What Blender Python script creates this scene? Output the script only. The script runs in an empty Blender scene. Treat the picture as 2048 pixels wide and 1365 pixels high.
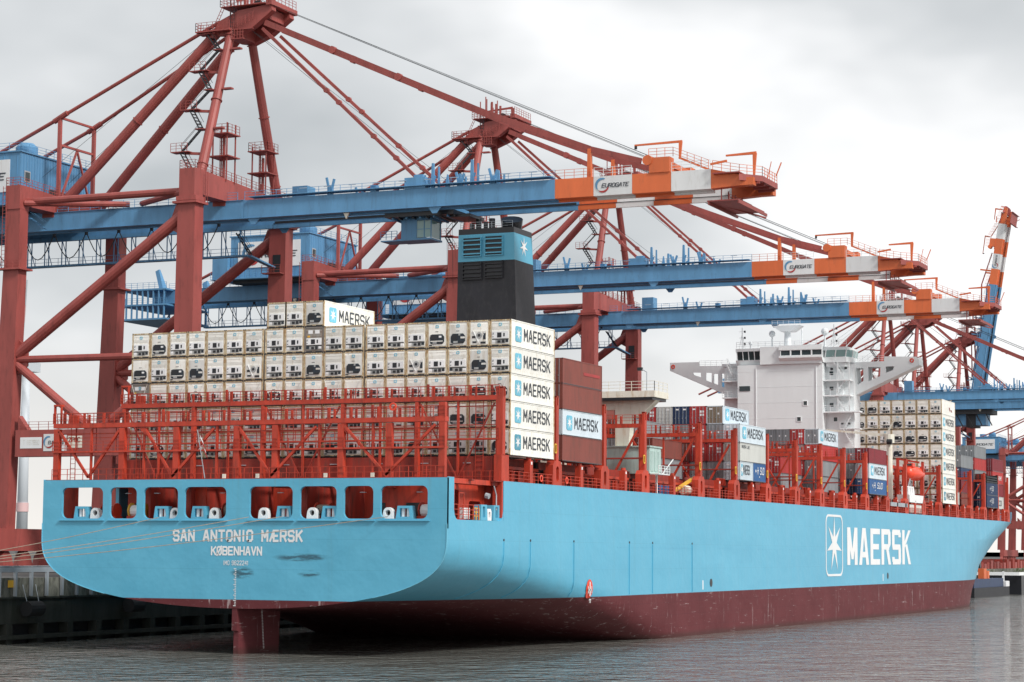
import bpy, math, random
from mathutils import Vector, Matrix
from mathutils.geometry import tessellate_polygon
rnd = random.Random(7)
SC = bpy.context.scene
COL = SC.collection
PI = math.pi
# ------------------------------------------------------------------ camera
cam_d = bpy.data.cameras.new('camera'); cam = bpy.data.objects.new('camera', cam_d); COL.objects.link(cam)
R_ = Vector((0.40056973, -0.91623782, 0.00722207)); U_ = Vector((-0.09162866, -0.03221406, 0.99527205)); F_ = Vector((0.91167323, 0.3993376, 0.09685762))
M = Matrix.Identity(4)
for i in range(3):
    M[i][0] = R_[i]; M[i][1] = U_[i]; M[i][2] = -F_[i]
M.translation = Vector((-209.6916, -91.9678, 10.7248))
cam.matrix_world = M
cam_d.sensor_width = 36; cam_d.lens = 75.99; cam_d.clip_start = 1; cam_d.clip_end = 12000
SC.camera = cam
# ------------------------------------------------------------------ world: overcast sky
W = bpy.data.worlds.new('World'); SC.world = W; W.use_nodes = True
nt = W.node_tree; nt.nodes.clear(); N = nt.nodes; L = nt.links
wo = N.new('ShaderNodeOutputWorld'); add = N.new('ShaderNodeMixShader'); add.inputs[0].default_value = 0.9
b1 = N.new('ShaderNodeBackground'); b2 = N.new('ShaderNodeBackground')
sky = N.new('ShaderNodeTexSky'); sky.sky_type = 'NISHITA'; sky.sun_disc = False
SUN_EL = math.radians(42); SUN_AZ = math.radians(-112)      # azimuth of the sun from +X, towards the starboard quarter
sky.sun_elevation = SUN_EL; sky.sun_rotation = PI/2 - SUN_AZ
sky.dust_density = 3
L.new(sky.outputs[0], b1.inputs[0]); b1.inputs[1].default_value = 0.05
tc = N.new('ShaderNodeTexCoord'); mp = N.new('ShaderNodeMapping'); mp.inputs['Scale'].default_value = (2.2, 2.2, 4.5)
mp.inputs['Location'].default_value = (3.54, 4.9, -4.11)
nz = N.new('ShaderNodeTexNoise'); nz.inputs['Scale'].default_value = 0.95; nz.inputs['Detail'].default_value = 5; nz.inputs['Roughness'].default_value = 0.5
cr = N.new('ShaderNodeValToRGB'); e = cr.color_ramp.elements
e[0].position = 0.34; e[0].color = (0.34, 0.365, 0.38, 1); e[1].position = 0.54; e[1].color = (0.80, 0.802, 0.805, 1)
em = cr.color_ramp.elements.new(0.47); em.color = (0.56, 0.575, 0.585, 1)
L.new(tc.outputs['Generated'], mp.inputs[0]); L.new(mp.outputs[0], nz.inputs['Vector']); L.new(nz.outputs['Fac'], cr.inputs[0])
# brighter and warmer towards the horizon as thin overcast is
sx = N.new('ShaderNodeSeparateXYZ'); L.new(tc.outputs['Generated'], sx.inputs[0])
hr = N.new('ShaderNodeMapRange'); hr.inputs[1].default_value = 0.0; hr.inputs[2].default_value = 0.10; hr.inputs[3].default_value = 0.85; hr.inputs[4].default_value = 0.0
L.new(sx.outputs['Z'], hr.inputs[0])
mx = N.new('ShaderNodeMix'); mx.data_type = 'RGBA'; L.new(hr.outputs[0], mx.inputs[0]); L.new(cr.outputs[0], mx.inputs[6]); mx.inputs[7].default_value = (0.76, 0.725, 0.68, 1)
L.new(mx.outputs[2], b2.inputs[0]); b2.inputs[1].default_value = 1.05
L.new(b1.outputs[0], add.inputs[1]); L.new(b2.outputs[0], add.inputs[2]); L.new(add.outputs[0], wo.inputs[0])
sun_d = bpy.data.lights.new('sun', 'SUN'); sun_d.energy = 2.3; sun_d.angle = math.radians(11); sun_d.color = (1.0, 0.97, 0.92)
sun = bpy.data.objects.new('sun', sun_d); COL.objects.link(sun)
sd = Vector((math.cos(SUN_AZ)*math.cos(SUN_EL), math.sin(SUN_AZ)*math.cos(SUN_EL), math.sin(SUN_EL)))
sun.rotation_euler = sd.to_track_quat('Z', 'Y').to_euler()
SC.view_settings.view_transform = 'Standard'; SC.view_settings.look = 'None'; SC.view_settings.gamma = 1
SC.view_settings.exposure = 0.46
SC.view_settings.use_curve_mapping = False
# ------------------------------------------------------------------ materials
MT = {}
def lin(r, g, b):
    f = lambda c: (c/255/12.92) if c <= 10 else ((c/255+0.055)/1.055)**2.4
    return (f(r), f(g), f(b))
def pm(name, col, rough=0.5, metal=0.0, var=0.12, scale=0.6, dirt=None, damt=0.35, dscale=0.8, stretch=0.2, bump=0.0, thr=0.55):
    m = bpy.data.materials.new(name); m.use_nodes = True; n = m.node_tree.nodes; l = m.node_tree.links
    b = n['Principled BSDF']; b.inputs['Roughness'].default_value = rough; b.inputs['Metallic'].default_value = metal
    t = n.new('ShaderNodeTexCoord'); oi = n.new('ShaderNodeObjectInfo'); va = n.new('ShaderNodeVectorMath'); va.operation = 'ADD'
    cb = n.new('ShaderNodeCombineXYZ'); mu = n.new('ShaderNodeMath'); mu.operation = 'MULTIPLY'; mu.inputs[1].default_value = 93
    l.new(oi.outputs['Random'], mu.inputs[0]); l.new(mu.outputs[0], cb.inputs[0]); l.new(mu.outputs[0], cb.inputs[1])
    l.new(t.outputs['Object'], va.inputs[0]); l.new(cb.outputs[0], va.inputs[1])
    mp = n.new('ShaderNodeMapping'); mp.inputs['Scale'].default_value = (1, 1, stretch); l.new(va.outputs[0], mp.inputs[0])
    z = n.new('ShaderNodeTexNoise'); z.inputs['Scale'].default_value = scale; z.inputs['Detail'].default_value = 4; l.new(mp.outputs[0], z.inputs['Vector'])
    mr = n.new('ShaderNodeMapRange'); mr.inputs[1].default_value = 0.3; mr.inputs[2].default_value = 0.7
    mr.inputs[3].default_value = 1-var; mr.inputs[4].default_value = 1+var*0.6; l.new(z.outputs['Fac'], mr.inputs[0])
    vm = n.new('ShaderNodeVectorMath'); vm.operation = 'SCALE'; vm.inputs[0].default_value = col
    rv = n.new('ShaderNodeMapRange'); rv.inputs[3].default_value = 0.90; rv.inputs[4].default_value = 1.08; l.new(oi.outputs['Random'], rv.inputs[0])
    rm = n.new('ShaderNodeMath'); rm.operation = 'MULTIPLY'; l.new(rv.outputs[0], rm.inputs[0]); l.new(mr.outputs[0], rm.inputs[1]); l.new(rm.outputs[0], vm.inputs['Scale'])
    out = vm.outputs[0]
    if dirt:
        z2 = n.new('ShaderNodeTexNoise'); z2.inputs['Scale'].default_value = dscale*2.2; z2.inputs['Detail'].default_value = 7; z2.inputs['Roughness'].default_value = 0.65
        l.new(mp.outputs[0], z2.inputs['Vector'])
        r2 = n.new('ShaderNodeMapRange'); r2.inputs[1].default_value = thr-0.07; r2.inputs[2].default_value = thr+0.12; r2.inputs[4].default_value = damt
        l.new(z2.outputs['Fac'], r2.inputs[0])
        mm = n.new('ShaderNodeMix'); mm.data_type = 'RGBA'; l.new(r2.outputs[0], mm.inputs[0]); l.new(out, mm.inputs[6]); mm.inputs[7].default_value = (*dirt, 1)
        out = mm.outputs[2]
    l.new(out, b.inputs['Base Color'])
    if bump:
        bm_ = n.new('ShaderNodeBump'); bm_.inputs['Strength'].default_value = bump; bm_.inputs['Distance'].default_value = 0.05
        l.new(z.outputs['Fac'], bm_.inputs['Height']); l.new(bm_.outputs[0], b.inputs['Normal'])
    MT[name] = m; return m
RUST = (0.20, 0.085, 0.03); GRIME = (0.06, 0.045, 0.035)
crane_red = pm('crane_red', (0.325, 0.070, 0.060), 0.55, var=0.16, dirt=(0.10, 0.03, 0.025), damt=0.5, thr=0.60)
crane_blue = pm('crane_blue', (0.105, 0.28, 0.485), 0.5, var=0.14, dirt=(0.06, 0.11, 0.18), damt=0.45, thr=0.6)
crane_orange = pm('crane_orange', (0.66, 0.145, 0.045), 0.5, var=0.1, dirt=(0.3, 0.1, 0.05), damt=0.4, thr=0.62)
crane_white = pm('crane_white', (0.72, 0.73, 0.74), 0.5, var=0.06, dirt=(0.4, 0.38, 0.33), damt=0.4, thr=0.62)
dark = pm('dark_machinery', (0.02, 0.022, 0.026), 0.6, var=0.3)
black_steel = pm('black_steel', (0.012, 0.013, 0.018), 0.35, var=0.25)
cable = pm('cable', (0.03, 0.035, 0.04), 0.7)
ship_red = pm('ship_red', (0.50, 0.050, 0.024), 0.5, var=0.2, dirt=(0.13, 0.03, 0.015), damt=0.55, thr=0.57, scale=1.2)
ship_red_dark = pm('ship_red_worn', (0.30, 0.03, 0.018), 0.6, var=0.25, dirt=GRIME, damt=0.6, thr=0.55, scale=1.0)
ship_blue = pm('ship_blue', (0.105, 0.42, 0.60), 0.42, var=0.05)
white_paint = pm('white_paint', (0.83, 0.865, 0.88), 0.45, var=0.03, dirt=(0.55, 0.53, 0.50), damt=0.25, thr=0.68)
cream_paint = pm('cream_paint', (0.72, 0.69, 0.60), 0.5, var=0.08, dirt=(0.42, 0.24, 0.10), damt=0.6, thr=0.6, scale=1.5)
reefer_white = pm('reefer_white', (0.86, 0.85, 0.80), 0.5, var=0.12, dirt=(0.52, 0.42, 0.25), damt=0.55, dscale=1.3, thr=0.60, stretch=0.45)
reefer_frame = pm('reefer_frame', (0.66, 0.58, 0.41), 0.6, var=0.25, dirt=(0.36, 0.20, 0.07), damt=0.85, dscale=2.5, thr=0.47, stretch=0.4)
reefer_grey = pm('reefer_grey', (0.24, 0.22, 0.20), 0.6, var=0.2, dirt=RUST, damt=0.4)
unit_dark = pm('unit_dark', (0.018, 0.028, 0.04), 0.5, var=0.4, scale=4)
unit_grey = pm('unit_grey', (0.35, 0.36, 0.36), 0.5, var=0.2, scale=4)
panel_grey = pm('panel_grey', (0.72, 0.72, 0.69), 0.5, var=0.15, dirt=(0.4, 0.3, 0.18), damt=0.5)
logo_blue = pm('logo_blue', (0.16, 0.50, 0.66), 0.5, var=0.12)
logo_blue_dark = pm('logo_blue_deep', (0.09, 0.33, 0.45), 0.5, var=0.12)
logo_white = pm('logo_white', (0.80, 0.81, 0.82), 0.5, var=0.04)
letter_dark = pm('letter_dark', (0.045, 0.055, 0.07), 0.5, var=0.2)
box_grey = pm('box_grey', (0.22, 0.235, 0.25), 0.55, var=0.14, dirt=RUST, damt=0.5, thr=0.63)
box_paleblue = pm('box_paleblue', (0.58, 0.66, 0.72), 0.5, var=0.07, dirt=(0.35, 0.3, 0.25), damt=0.4, thr=0.66)
box_tan = pm('box_tan', (0.24, 0.20, 0.15), 0.6, var=0.2, dirt=RUST, damt=0.7, thr=0.52)
box_brown = pm('box_brown', (0.215, 0.058, 0.045), 0.5, var=0.12, dirt=(0.12, 0.05, 0.04), damt=0.5)
box_maroon = pm('box_maroon', (0.21, 0.022, 0.032), 0.5, var=0.12, dirt=(0.1, 0.03, 0.03), damt=0.5)
box_red = pm('box_red', (0.42, 0.035, 0.035), 0.5, var=0.12, dirt=(0.2, 0.05, 0.04), damt=0.5)
box_navy = pm('box_navy', (0.018, 0.04, 0.10), 0.5, var=0.2, dirt=(0.1, 0.06, 0.04), damt=0.4, thr=0.65)
box_blue = pm('box_blue', (0.03, 0.115, 0.30), 0.5, var=0.12, dirt=(0.1, 0.08, 0.07), damt=0.3)
box_light = pm('box_light', (0.50, 0.51, 0.49), 0.5, var=0.1, dirt=RUST, damt=0.3, thr=0.66)
teal_paint = pm('pale_green_paint', (0.40, 0.53, 0.50), 0.5, var=0.08, dirt=(0.2, 0.25, 0.23), damt=0.4)
yellow_paint = pm('yellow_paint', (0.75, 0.42, 0.04), 0.5)
lifeboat_orange = pm('lifeboat_orange', (0.80, 0.07, 0.03), 0.35, var=0.06)
rope_mat = pm('mooring_rope', (0.30, 0.25, 0.20), 0.9, var=0.2, scale=3)
funnel_black = pm('funnel_black', (0.014, 0.015, 0.021), 0.55, var=0.35, scale=0.4, dirt=(0.05, 0.047, 0.05), damt=0.3, stretch=0.5)
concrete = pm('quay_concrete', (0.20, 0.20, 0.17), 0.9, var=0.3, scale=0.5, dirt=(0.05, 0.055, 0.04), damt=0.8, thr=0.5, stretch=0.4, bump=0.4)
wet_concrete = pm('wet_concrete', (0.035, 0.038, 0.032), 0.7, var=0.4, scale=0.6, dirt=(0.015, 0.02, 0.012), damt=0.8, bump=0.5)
galv = pm('galvanised', (0.42, 0.46, 0.50), 0.5, metal=0.2, var=0.12)
rubber = pm('rubber', (0.015, 0.016, 0.018), 0.8)
asphalt = pm('asphalt', (0.07, 0.07, 0.068), 0.9, var=0.2, stretch=1)
turbine_white = pm('turbine_white', (0.52, 0.56, 0.60), 0.5, var=0.02)
turbine_pink = pm('turbine_band', (0.62, 0.42, 0.42), 0.5, var=0.05)
veg = pm('quay_weeds', (0.07, 0.10, 0.03), 0.9, var=0.5, scale=3)
skin = pm('skin', (0.5, 0.3, 0.22), 0.6)
cloth_navy = pm('cloth_navy', (0.02, 0.03, 0.08), 0.9)
glass = bpy.data.materials.new('window_glass'); glass.use_nodes = True
g = glass.node_tree.nodes['Principled BSDF']; g.inputs['Base Color'].default_value = (0.035, 0.05, 0.055, 1); g.inputs['Roughness'].default_value = 0.08
cab_glass = bpy.data.materials.new('cab_glass'); cab_glass.use_nodes = True
g = cab_glass.node_tree.nodes['Principled BSDF']; g.inputs['Base Color'].default_value = (0.22, 0.36, 0.36, 1); g.inputs['Roughness'].default_value = 0.06

def hull_material():
    m = bpy.data.materials.new('hull_paint'); m.use_nodes = True; n = m.node_tree.nodes; l = m.node_tree.links
    b = n['Principled BSDF']; b.inputs['Roughness'].default_value = 0.40
    ge = n.new('ShaderNodeNewGeometry'); s = n.new('ShaderNodeSeparateXYZ'); l.new(ge.outputs['Position'], s.inputs[0])
    def math_(op, a, b_=None, c=None):
        q = n.new('ShaderNodeMath'); q.operation = op
        for i, v in enumerate((a, b_, c)):
            if v is None: continue
            if isinstance(v, (int, float)): q.inputs[i].default_value = v
            else: l.new(v, q.inputs[i])
        return q.outputs[0]
    def noise(scale, sc=(1, 1, 1), det=5, rough=0.6, off=(0, 0, 0)):
        mp = n.new('ShaderNodeMapping'); mp.inputs['Scale'].default_value = sc; mp.inputs['Location'].default_value = off; l.new(ge.outputs['Position'], mp.inputs[0])
        z = n.new('ShaderNodeTexNoise'); z.inputs['Scale'].default_value = scale; z.inputs['Detail'].default_value = det; z.inputs['Roughness'].default_value = rough
        l.new(mp.outputs[0], z.inputs['Vector']); return z.outputs['Fac']
    def rng(v, a, b_, c, d):
        r = n.new('ShaderNodeMapRange'); l.new(v, r.inputs[0])
        for i, k in enumerate((a, b_, c, d)): r.inputs[i+1].default_value = k
        return r.outputs[0]
    def mix(f, a, c):
        q = n.new('ShaderNodeMix'); q.data_type = 'RGBA'
        if isinstance(f, (int, float)): q.inputs[0].default_value = f
        else: l.new(f, q.inputs[0])
        for i, v in ((6, a), (7, c)):
            if isinstance(v, tuple): q.inputs[i].default_value = (*v, 1)
            else: l.new(v, q.inputs[i])
        return q.outputs[2]
    v1 = rng(noise(0.15, (0.3, 1, 1.2), 4), 0.3, 0.7, 0, 1)
    blue = mix(v1, (0.093, 0.385, 0.56), (0.118, 0.44, 0.625))
    wn = n.new('ShaderNodeTexWhiteNoise'); wn.noise_dimensions = '3D'; sn = n.new('ShaderNodeVectorMath'); sn.operation = 'SNAP'; sn.inputs[1].default_value = (12.2, 9.0, 3.1)
    l.new(ge.outputs['Position'], sn.inputs[0]); l.new(sn.outputs[0], wn.inputs['Vector']); blue = mix(rng(wn.outputs['Value'], 0, 1, 0, 0.16), blue, (0.075, 0.33, 0.50))
    st = rng(noise(0.5, (1.2, 1.2, 0.06), 6, 0.7), 0.56, 0.74, 0, 0.22)
    blue = mix(st, blue, (0.10, 0.27, 0.33))
    st2 = rng(noise(0.55, (0.15, 0.5, 1.5), 6, 0.7, (9, 0, 3)), 0.6, 0.75, 0, 0.25)
    blue = mix(st2, blue, (0.16, 0.5, 0.68))
    def seam(v, step, wd, off=0.0):
        q = math_('FRACT', math_('DIVIDE', math_('ADD', v, off), step)); return rng(math_('ABSOLUTE', math_('SUBTRACT', q, 0.5)), 0.5-wd/step, 0.5-wd*.4/step, 0, 1)
    sm = math_('MAXIMUM', seam(s.outputs['Z'], 3.1, 0.035, 0.6), math_('MULTIPLY', seam(s.outputs['X'], 12.2, 0.05, 200.0), rng(noise(0.2, (1, 1, 1), 2), 0.45, 0.55, 0, 1)))
    blue = mix(math_('MULTIPLY', sm, 0.22), blue, (0.05, 0.22, 0.32))
    run = math_('MULTIPLY', rng(noise(1.1, (1.6, 1.6, 0.05), 5, 0.7, (3, 0, 1)), 0.56, 0.70, 0, 0.35), rng(s.outputs['Z'], 11.5, 17.8, 0, 1))
    blue = mix(run, blue, (0.16, 0.25, 0.24))
    # scuffs rubbed off by tugs: two patches on the transom
    def patch(y, z, ry, rz, sc):
        dy = math_('DIVIDE', math_('SUBTRACT', s.outputs['Y'], y), ry); dz = math_('DIVIDE', math_('SUBTRACT', s.outputs['Z'], z), rz)
        d = math_('ADD', math_('MULTIPLY', dy, dy), math_('MULTIPLY', dz, dz))
        f = rng(d, 0.3, 1.0, 1, 0)
        nn = rng(noise(0.9, sc, 6, 0.7, (0, y, 0)), 0.42, 0.56, 0, 1)
        x = rng(s.outputs['X'], -15.0, -14.5, 1, 0)
        return math_('MULTIPLY', math_('MULTIPLY', math_('MULTIPLY', f, nn), x), 0.8)
    for a in ((16.3, 9.95, 3.6, 0.45, (1, .35, 2.8)), (23.3, 8.3, 1.5, 0.7, (1, .6, 2.6)), (15.5, 8.3, 1.4, 0.4, (1, .3, 2.0))):
        blue = mix(patch(*a), blue, (0.02, 0.05, 0.07))
    v2 = rng(noise(0.25, (0.6, 1, 1), 5), 0.3, 0.7, 0, 1)
    red = mix(v2, (0.105, 0.024, 0.028), (0.135, 0.033, 0.038))
    # pale scrapes and vertical weld marks on the boot topping
    a = rng(noise(0.9, (1.2, 1, 0.12), 8, 0.75), 0.60, 0.65, 0, 0.7)
    c = rng(noise(0.8, (0.25, 1, 2.6), 8, 0.75, (4, 0, 0)), 0.60, 0.65, 0, 0.7)
    red = mix(math_('MAXIMUM', a, c), red, (0.45, 0.38, 0.38))
    pale = rng(s.outputs['X'], 225, 290, 0, 0.4)
    red = mix(pale, red, (0.24, 0.12, 0.12))
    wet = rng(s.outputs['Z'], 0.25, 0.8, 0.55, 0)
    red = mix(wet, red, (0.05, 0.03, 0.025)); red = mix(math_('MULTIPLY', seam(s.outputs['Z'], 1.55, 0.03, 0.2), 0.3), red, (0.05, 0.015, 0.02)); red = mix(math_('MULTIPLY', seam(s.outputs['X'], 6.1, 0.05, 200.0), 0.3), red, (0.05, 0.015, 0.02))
    f = rng(s.outputs['Z'], 5.55, 5.58, 0, 1)
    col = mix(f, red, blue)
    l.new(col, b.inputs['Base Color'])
    l.new(rng(f, 0, 1, 0.62, 0.38), b.inputs['Roughness']); l.new(rng(f, 0, 1, 0.22, 0.5), b.inputs['Specular IOR Level'])
    bp = n.new('ShaderNodeBump'); bp.inputs['Strength'].default_value = 0.16; bp.inputs['Distance'].default_value = 0.5
    # the faint ripple of plating between frames
    wv = n.new('ShaderNodeTexWave'); wv.wave_type = 'BANDS'; wv.bands_direction = 'X'; wv.inputs['Scale'].default_value = 0.06; wv.inputs['Distortion'].default_value = 1.2
    l.new(ge.outputs['Position'], wv.inputs['Vector'])
    ad = math_('ADD', math_('MULTIPLY', wv.outputs['Fac'], 0.25), noise(0.35, (1, 1, 1), 3))
    l.new(ad, bp.inputs['Height']); l.new(bp.outputs[0], b.inputs['Normal'])
    return m
hull_paint = hull_material()
def water_material():
    m = bpy.data.materials.new('harbour_water'); m.use_nodes = True; n = m.node_tree.nodes; l = m.node_tree.links
    b = n['Principled BSDF']; b.inputs['Base Color'].default_value = (0.165, 0.165, 0.15, 1); b.inputs['Roughness'].default_value = 0.05; b.inputs['IOR'].default_value = 1.6
    t = n.new('ShaderNodeTexCoord')
    rot = n.new('ShaderNodeMapping'); rot.inputs['Rotation'].default_value = (0, 0, math.radians(-24)); l.new(t.outputs['Object'], rot.inputs[0])
    def nz(scale, sc, det, seed, rg=0.5):
        mp = n.new('ShaderNodeMapping'); mp.inputs['Scale'].default_value = sc; mp.inputs['Location'].default_value = (seed, seed, 0); l.new(rot.outputs[0], mp.inputs[0])
        z = n.new('ShaderNodeTexNoise'); z.inputs['Scale'].default_value = scale; z.inputs['Detail'].default_value = det; z.inputs['Roughness'].default_value = rg
        l.new(mp.outputs[0], z.inputs['Vector']); return z.outputs['Fac']
    # wind ripples: short along the line of sight, a little longer across it
    prev = None
    for z, dist, st in ((nz(0.14, (0.8, 0.8, 1), 2, 5), 1.3, 0.6), (nz(0.6, (1.0, 0.7, 1), 2, 0), 0.55, 1.0), (nz(2.0, (1.0, 0.7, 1), 1, 9), 0.15, 0.8)):
        bp = n.new('ShaderNodeBump'); bp.inputs['Distance'].default_value = dist; bp.inputs['Strength'].default_value = st; l.new(z, bp.inputs['Height'])
        if prev: l.new(prev.outputs[0], bp.inputs['Normal'])
        prev = bp
    c = nz(0.03, (1, 0.6, 1), 3, 31)
    mr = n.new('ShaderNodeMapRange'); mr.inputs[1].default_value = 0.35; mr.inputs[2].default_value = 0.65; mr.inputs[3].default_value = 0.5; mr.inputs[4].default_value = 1.0
    l.new(c, mr.inputs[0]); l.new(mr.outputs[0], prev.inputs['Strength'])
    l.new(prev.outputs[0], b.inputs['Normal']); return m
water_mat = water_material()
# ------------------------------------------------------------------ mesh helpers
ORG = {}
def tag(o, label=None, cat=None, group=None, kind=None):
    if label: o['label'] = label
    if cat: o['category'] = cat
    if group: o['group'] = group
    if kind: o['kind'] = kind
    return o
def thing(name, label, cat, loc=(0, 0, 0), group=None):
    o = bpy.data.objects.new(name, None); COL.objects.link(o); o.location = loc; o.empty_display_size = 1
    ORG[o.name] = Vector(loc); return tag(o, label, cat, group)
class MB:
    def __init__(s, *mats): s.v = []; s.f = []; s.m = []; s.mats = list(mats); s.k = 0; s.T = None
    def mi(s, mat):
        if mat is None: return s.k
        if mat not in s.mats: s.mats.append(mat)
        return s.mats.index(mat)
    def add(s, vs, fs, mat=None):
        o = len(s.v)
        if s.T: vs = [s.T(Vector(p)) for p in vs]
        s.v += [tuple(p) for p in vs]; i = s.mi(mat)
        for f in fs: s.f.append(tuple(o+a for a in f)); s.m.append(i)
        return s
    def box(s, x0, x1, y0, y1, z0, z1, mat=None):
        return s.add([(x0,y0,z0),(x1,y0,z0),(x1,y1,z0),(x0,y1,z0),(x0,y0,z1),(x1,y0,z1),(x1,y1,z1),(x0,y1,z1)],
                     [(0,3,2,1),(4,5,6,7),(0,1,5,4),(1,2,6,5),(2,3,7,6),(3,0,4,7)], mat)
    def bar(s, p, q, w, h=None, mat=None, w2=None, h2=None, up=None):
        p = Vector(p); q = Vector(q); h = h or w; w2 = w2 or w; h2 = h2 or h
        d = (q-p).normalized(); u = Vector(up) if up else (Vector((0,0,1)) if abs(d.z) < .95 else Vector((1,0,0)))
        a = d.cross(u).normalized(); b = a.cross(d).normalized(); vs = []
        for c, ww, hh in ((p, w, h), (q, w2, h2)):
            for i, j in ((-1,-1),(1,-1),(1,1),(-1,1)): vs.append(c + a*(i*ww/2) + b*(j*hh/2))
        return s.add(vs, [(0,3,2,1),(4,5,6,7),(0,1,5,4),(1,2,6,5),(2,3,7,6),(3,0,4,7)], mat)
    def tube(s, p, q, r, n=8, mat=None, r2=None, cap=True):
        p = Vector(p); q = Vector(q); r2 = r if r2 is None else r2
        d = (q-p).normalized(); u = Vector((0,0,1)) if abs(d.z) < .95 else Vector((1,0,0))
        a = d.cross(u).normalized(); b = a.cross(d); vs = []
        for c, rr in ((p, r), (q, r2)):
            for i in range(n): t = 2*PI*i/n; vs.append(c + a*(rr*math.cos(t)) + b*(rr*math.sin(t)))
        fs = [(i, (i+1) % n, n+(i+1) % n, n+i) for i in range(n)]
        if cap: fs += [tuple(range(n-1, -1, -1)), tuple(range(n, 2*n))]
        return s.add(vs, fs, mat)
    def path(s, pts, r, n=5, mat=None):
        for a, b in zip(pts, pts[1:]): s.tube(a, b, r, n, mat)
        return s
    def prism(s, pts, axis, a, b, mat=None):
        """polygon in the plane normal to axis, extruded from a to b"""
        n = len(pts); mk = {'x': lambda u, v, w: (w, u, v), 'y': lambda u, v, w: (u, w, v), 'z': lambda u, v, w: (u, v, w)}[axis]
        vs = [mk(u, v, a) for u, v in pts] + [mk(u, v, b) for u, v in pts]
        fs = [tuple(range(n-1, -1, -1)), tuple(range(n, 2*n))] + [(i, (i+1) % n, n+(i+1) % n, n+i) for i in range(n)]
        return s.add(vs, fs, mat)
    def plate(s, outer, holes, axis, a, b, mat=None, jamb=None):
        """flat plate with holes and real thickness"""
        mk = {'x': lambda u, v, w: (w, u, v), 'y': lambda u, v, w: (u, w, v), 'z': lambda u, v, w: (u, v, w)}[axis]
        loops = [outer]+holes; flat = [p for l_ in loops for p in l_]; n = len(flat)
        tri = tessellate_polygon([[Vector((u, v, 0)) for u, v in l_] for l_ in loops])
        s.add([mk(u, v, a) for u, v in flat]+[mk(u, v, b) for u, v in flat], [tuple(t) for t in tri]+[tuple(n+i for i in reversed(t)) for t in tri], mat)
        for k, l_ in enumerate(loops):
            m_ = len(l_)
            s.add([mk(u, v, a) for u, v in l_]+[mk(u, v, b) for u, v in l_], [(i, (i+1) % m_, m_+(i+1) % m_, m_+i) for i in range(m_)], mat if k == 0 else (jamb or mat))
        return s
    def rail(s, p, q, h=1.1, step=1.6, r=0.03, mat=None, bars=3):
        p = Vector(p); q = Vector(q); n = max(1, int((q-p).length/step))
        for i in range(n+1):
            c = p.lerp(q, i/n); s.bar(c, c+Vector((0,0,h)), 2*r, mat=mat)
        for k in range(1, bars+1):
            z = Vector((0, 0, h*k/bars)); s.bar(p+z, q+z, 2*r*0.8, mat=mat)
        return s
    def stair(s, p, q, w, mat=None, n=None, r=0.05):
        p = Vector(p); q = Vector(q); d = q-p; hd = Vector((d.x, d.y, 0)).normalized(); a = Vector((-hd.y, hd.x, 0))*(w/2)
        s.bar(p+a, q+a, 0.06, 0.2, mat); s.bar(p-a, q-a, 0.06, 0.2, mat)
        n = n or max(2, int(abs(d.z)/0.45))
        for i in range(n):
            c = p.lerp(q, (i+.5)/n); s.bar(c-a, c+a, 0.3, 0.09, mat)
        z = Vector((0, 0, 1.0)); s.bar(p+a+z, q+a+z, 0.05, mat=mat); s.bar(p-a+z, q-a+z, 0.05, mat=mat)
        return s
    def ladder(s, p, q, w=0.5, mat=None, axis=(0, 1, 0)):
        p = Vector(p); q = Vector(q); a = Vector(axis)*(w/2); s.bar(p+a, q+a, 0.06, mat=mat); s.bar(p-a, q-a, 0.06, mat=mat)
        n = max(2, int((q-p).length/0.5))
        for i in range(n): c = p.lerp(q, (i+.5)/n); s.bar(c-a, c+a, 0.05, mat=mat)
        return s
    def mesh(s, name, off=(0, 0, 0), smooth=False):
        me = bpy.data.meshes.new(name); o = Vector(off)
        me.from_pydata([(x-o.x, y-o.y, z-o.z) for x, y, z in s.v], [], s.f)
        for m in s.mats: me.materials.append(m)
        me.polygons.foreach_set('material_index', s.m)
        if smooth: me.polygons.foreach_set('use_smooth', [True]*len(s.f))
        me.update(); return me
    def build(s, name, parent=None, label=None, kind=None, cat=None, group=None, smooth=False):
        off = ORG[parent.name] if parent else Vector((0, 0, 0))
        me = s.mesh(name, off, smooth); o = bpy.data.objects.new(name, me); COL.objects.link(o)
        if parent: o.parent = parent
        ORG[o.name] = off; return tag(o, label, cat, group, kind)
def child(name, me, parent, label=None):
    o = bpy.data.objects.new(name, me); COL.objects.link(o); o.parent = parent; ORG[o.name] = ORG[parent.name]
    if label: o['label'] = label
    return o
def copy_tree(o, parent=None, loc=None, scale=None):
    c = o.copy(); COL.objects.link(c); c.parent = parent
    if loc: c.location = loc; ORG[c.name] = Vector(loc)
    if scale: c.scale = scale
    for ch in list(KIDS.get(o.name, o.children)): copy_tree(ch, c)
    return c
KIDS = {}
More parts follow.
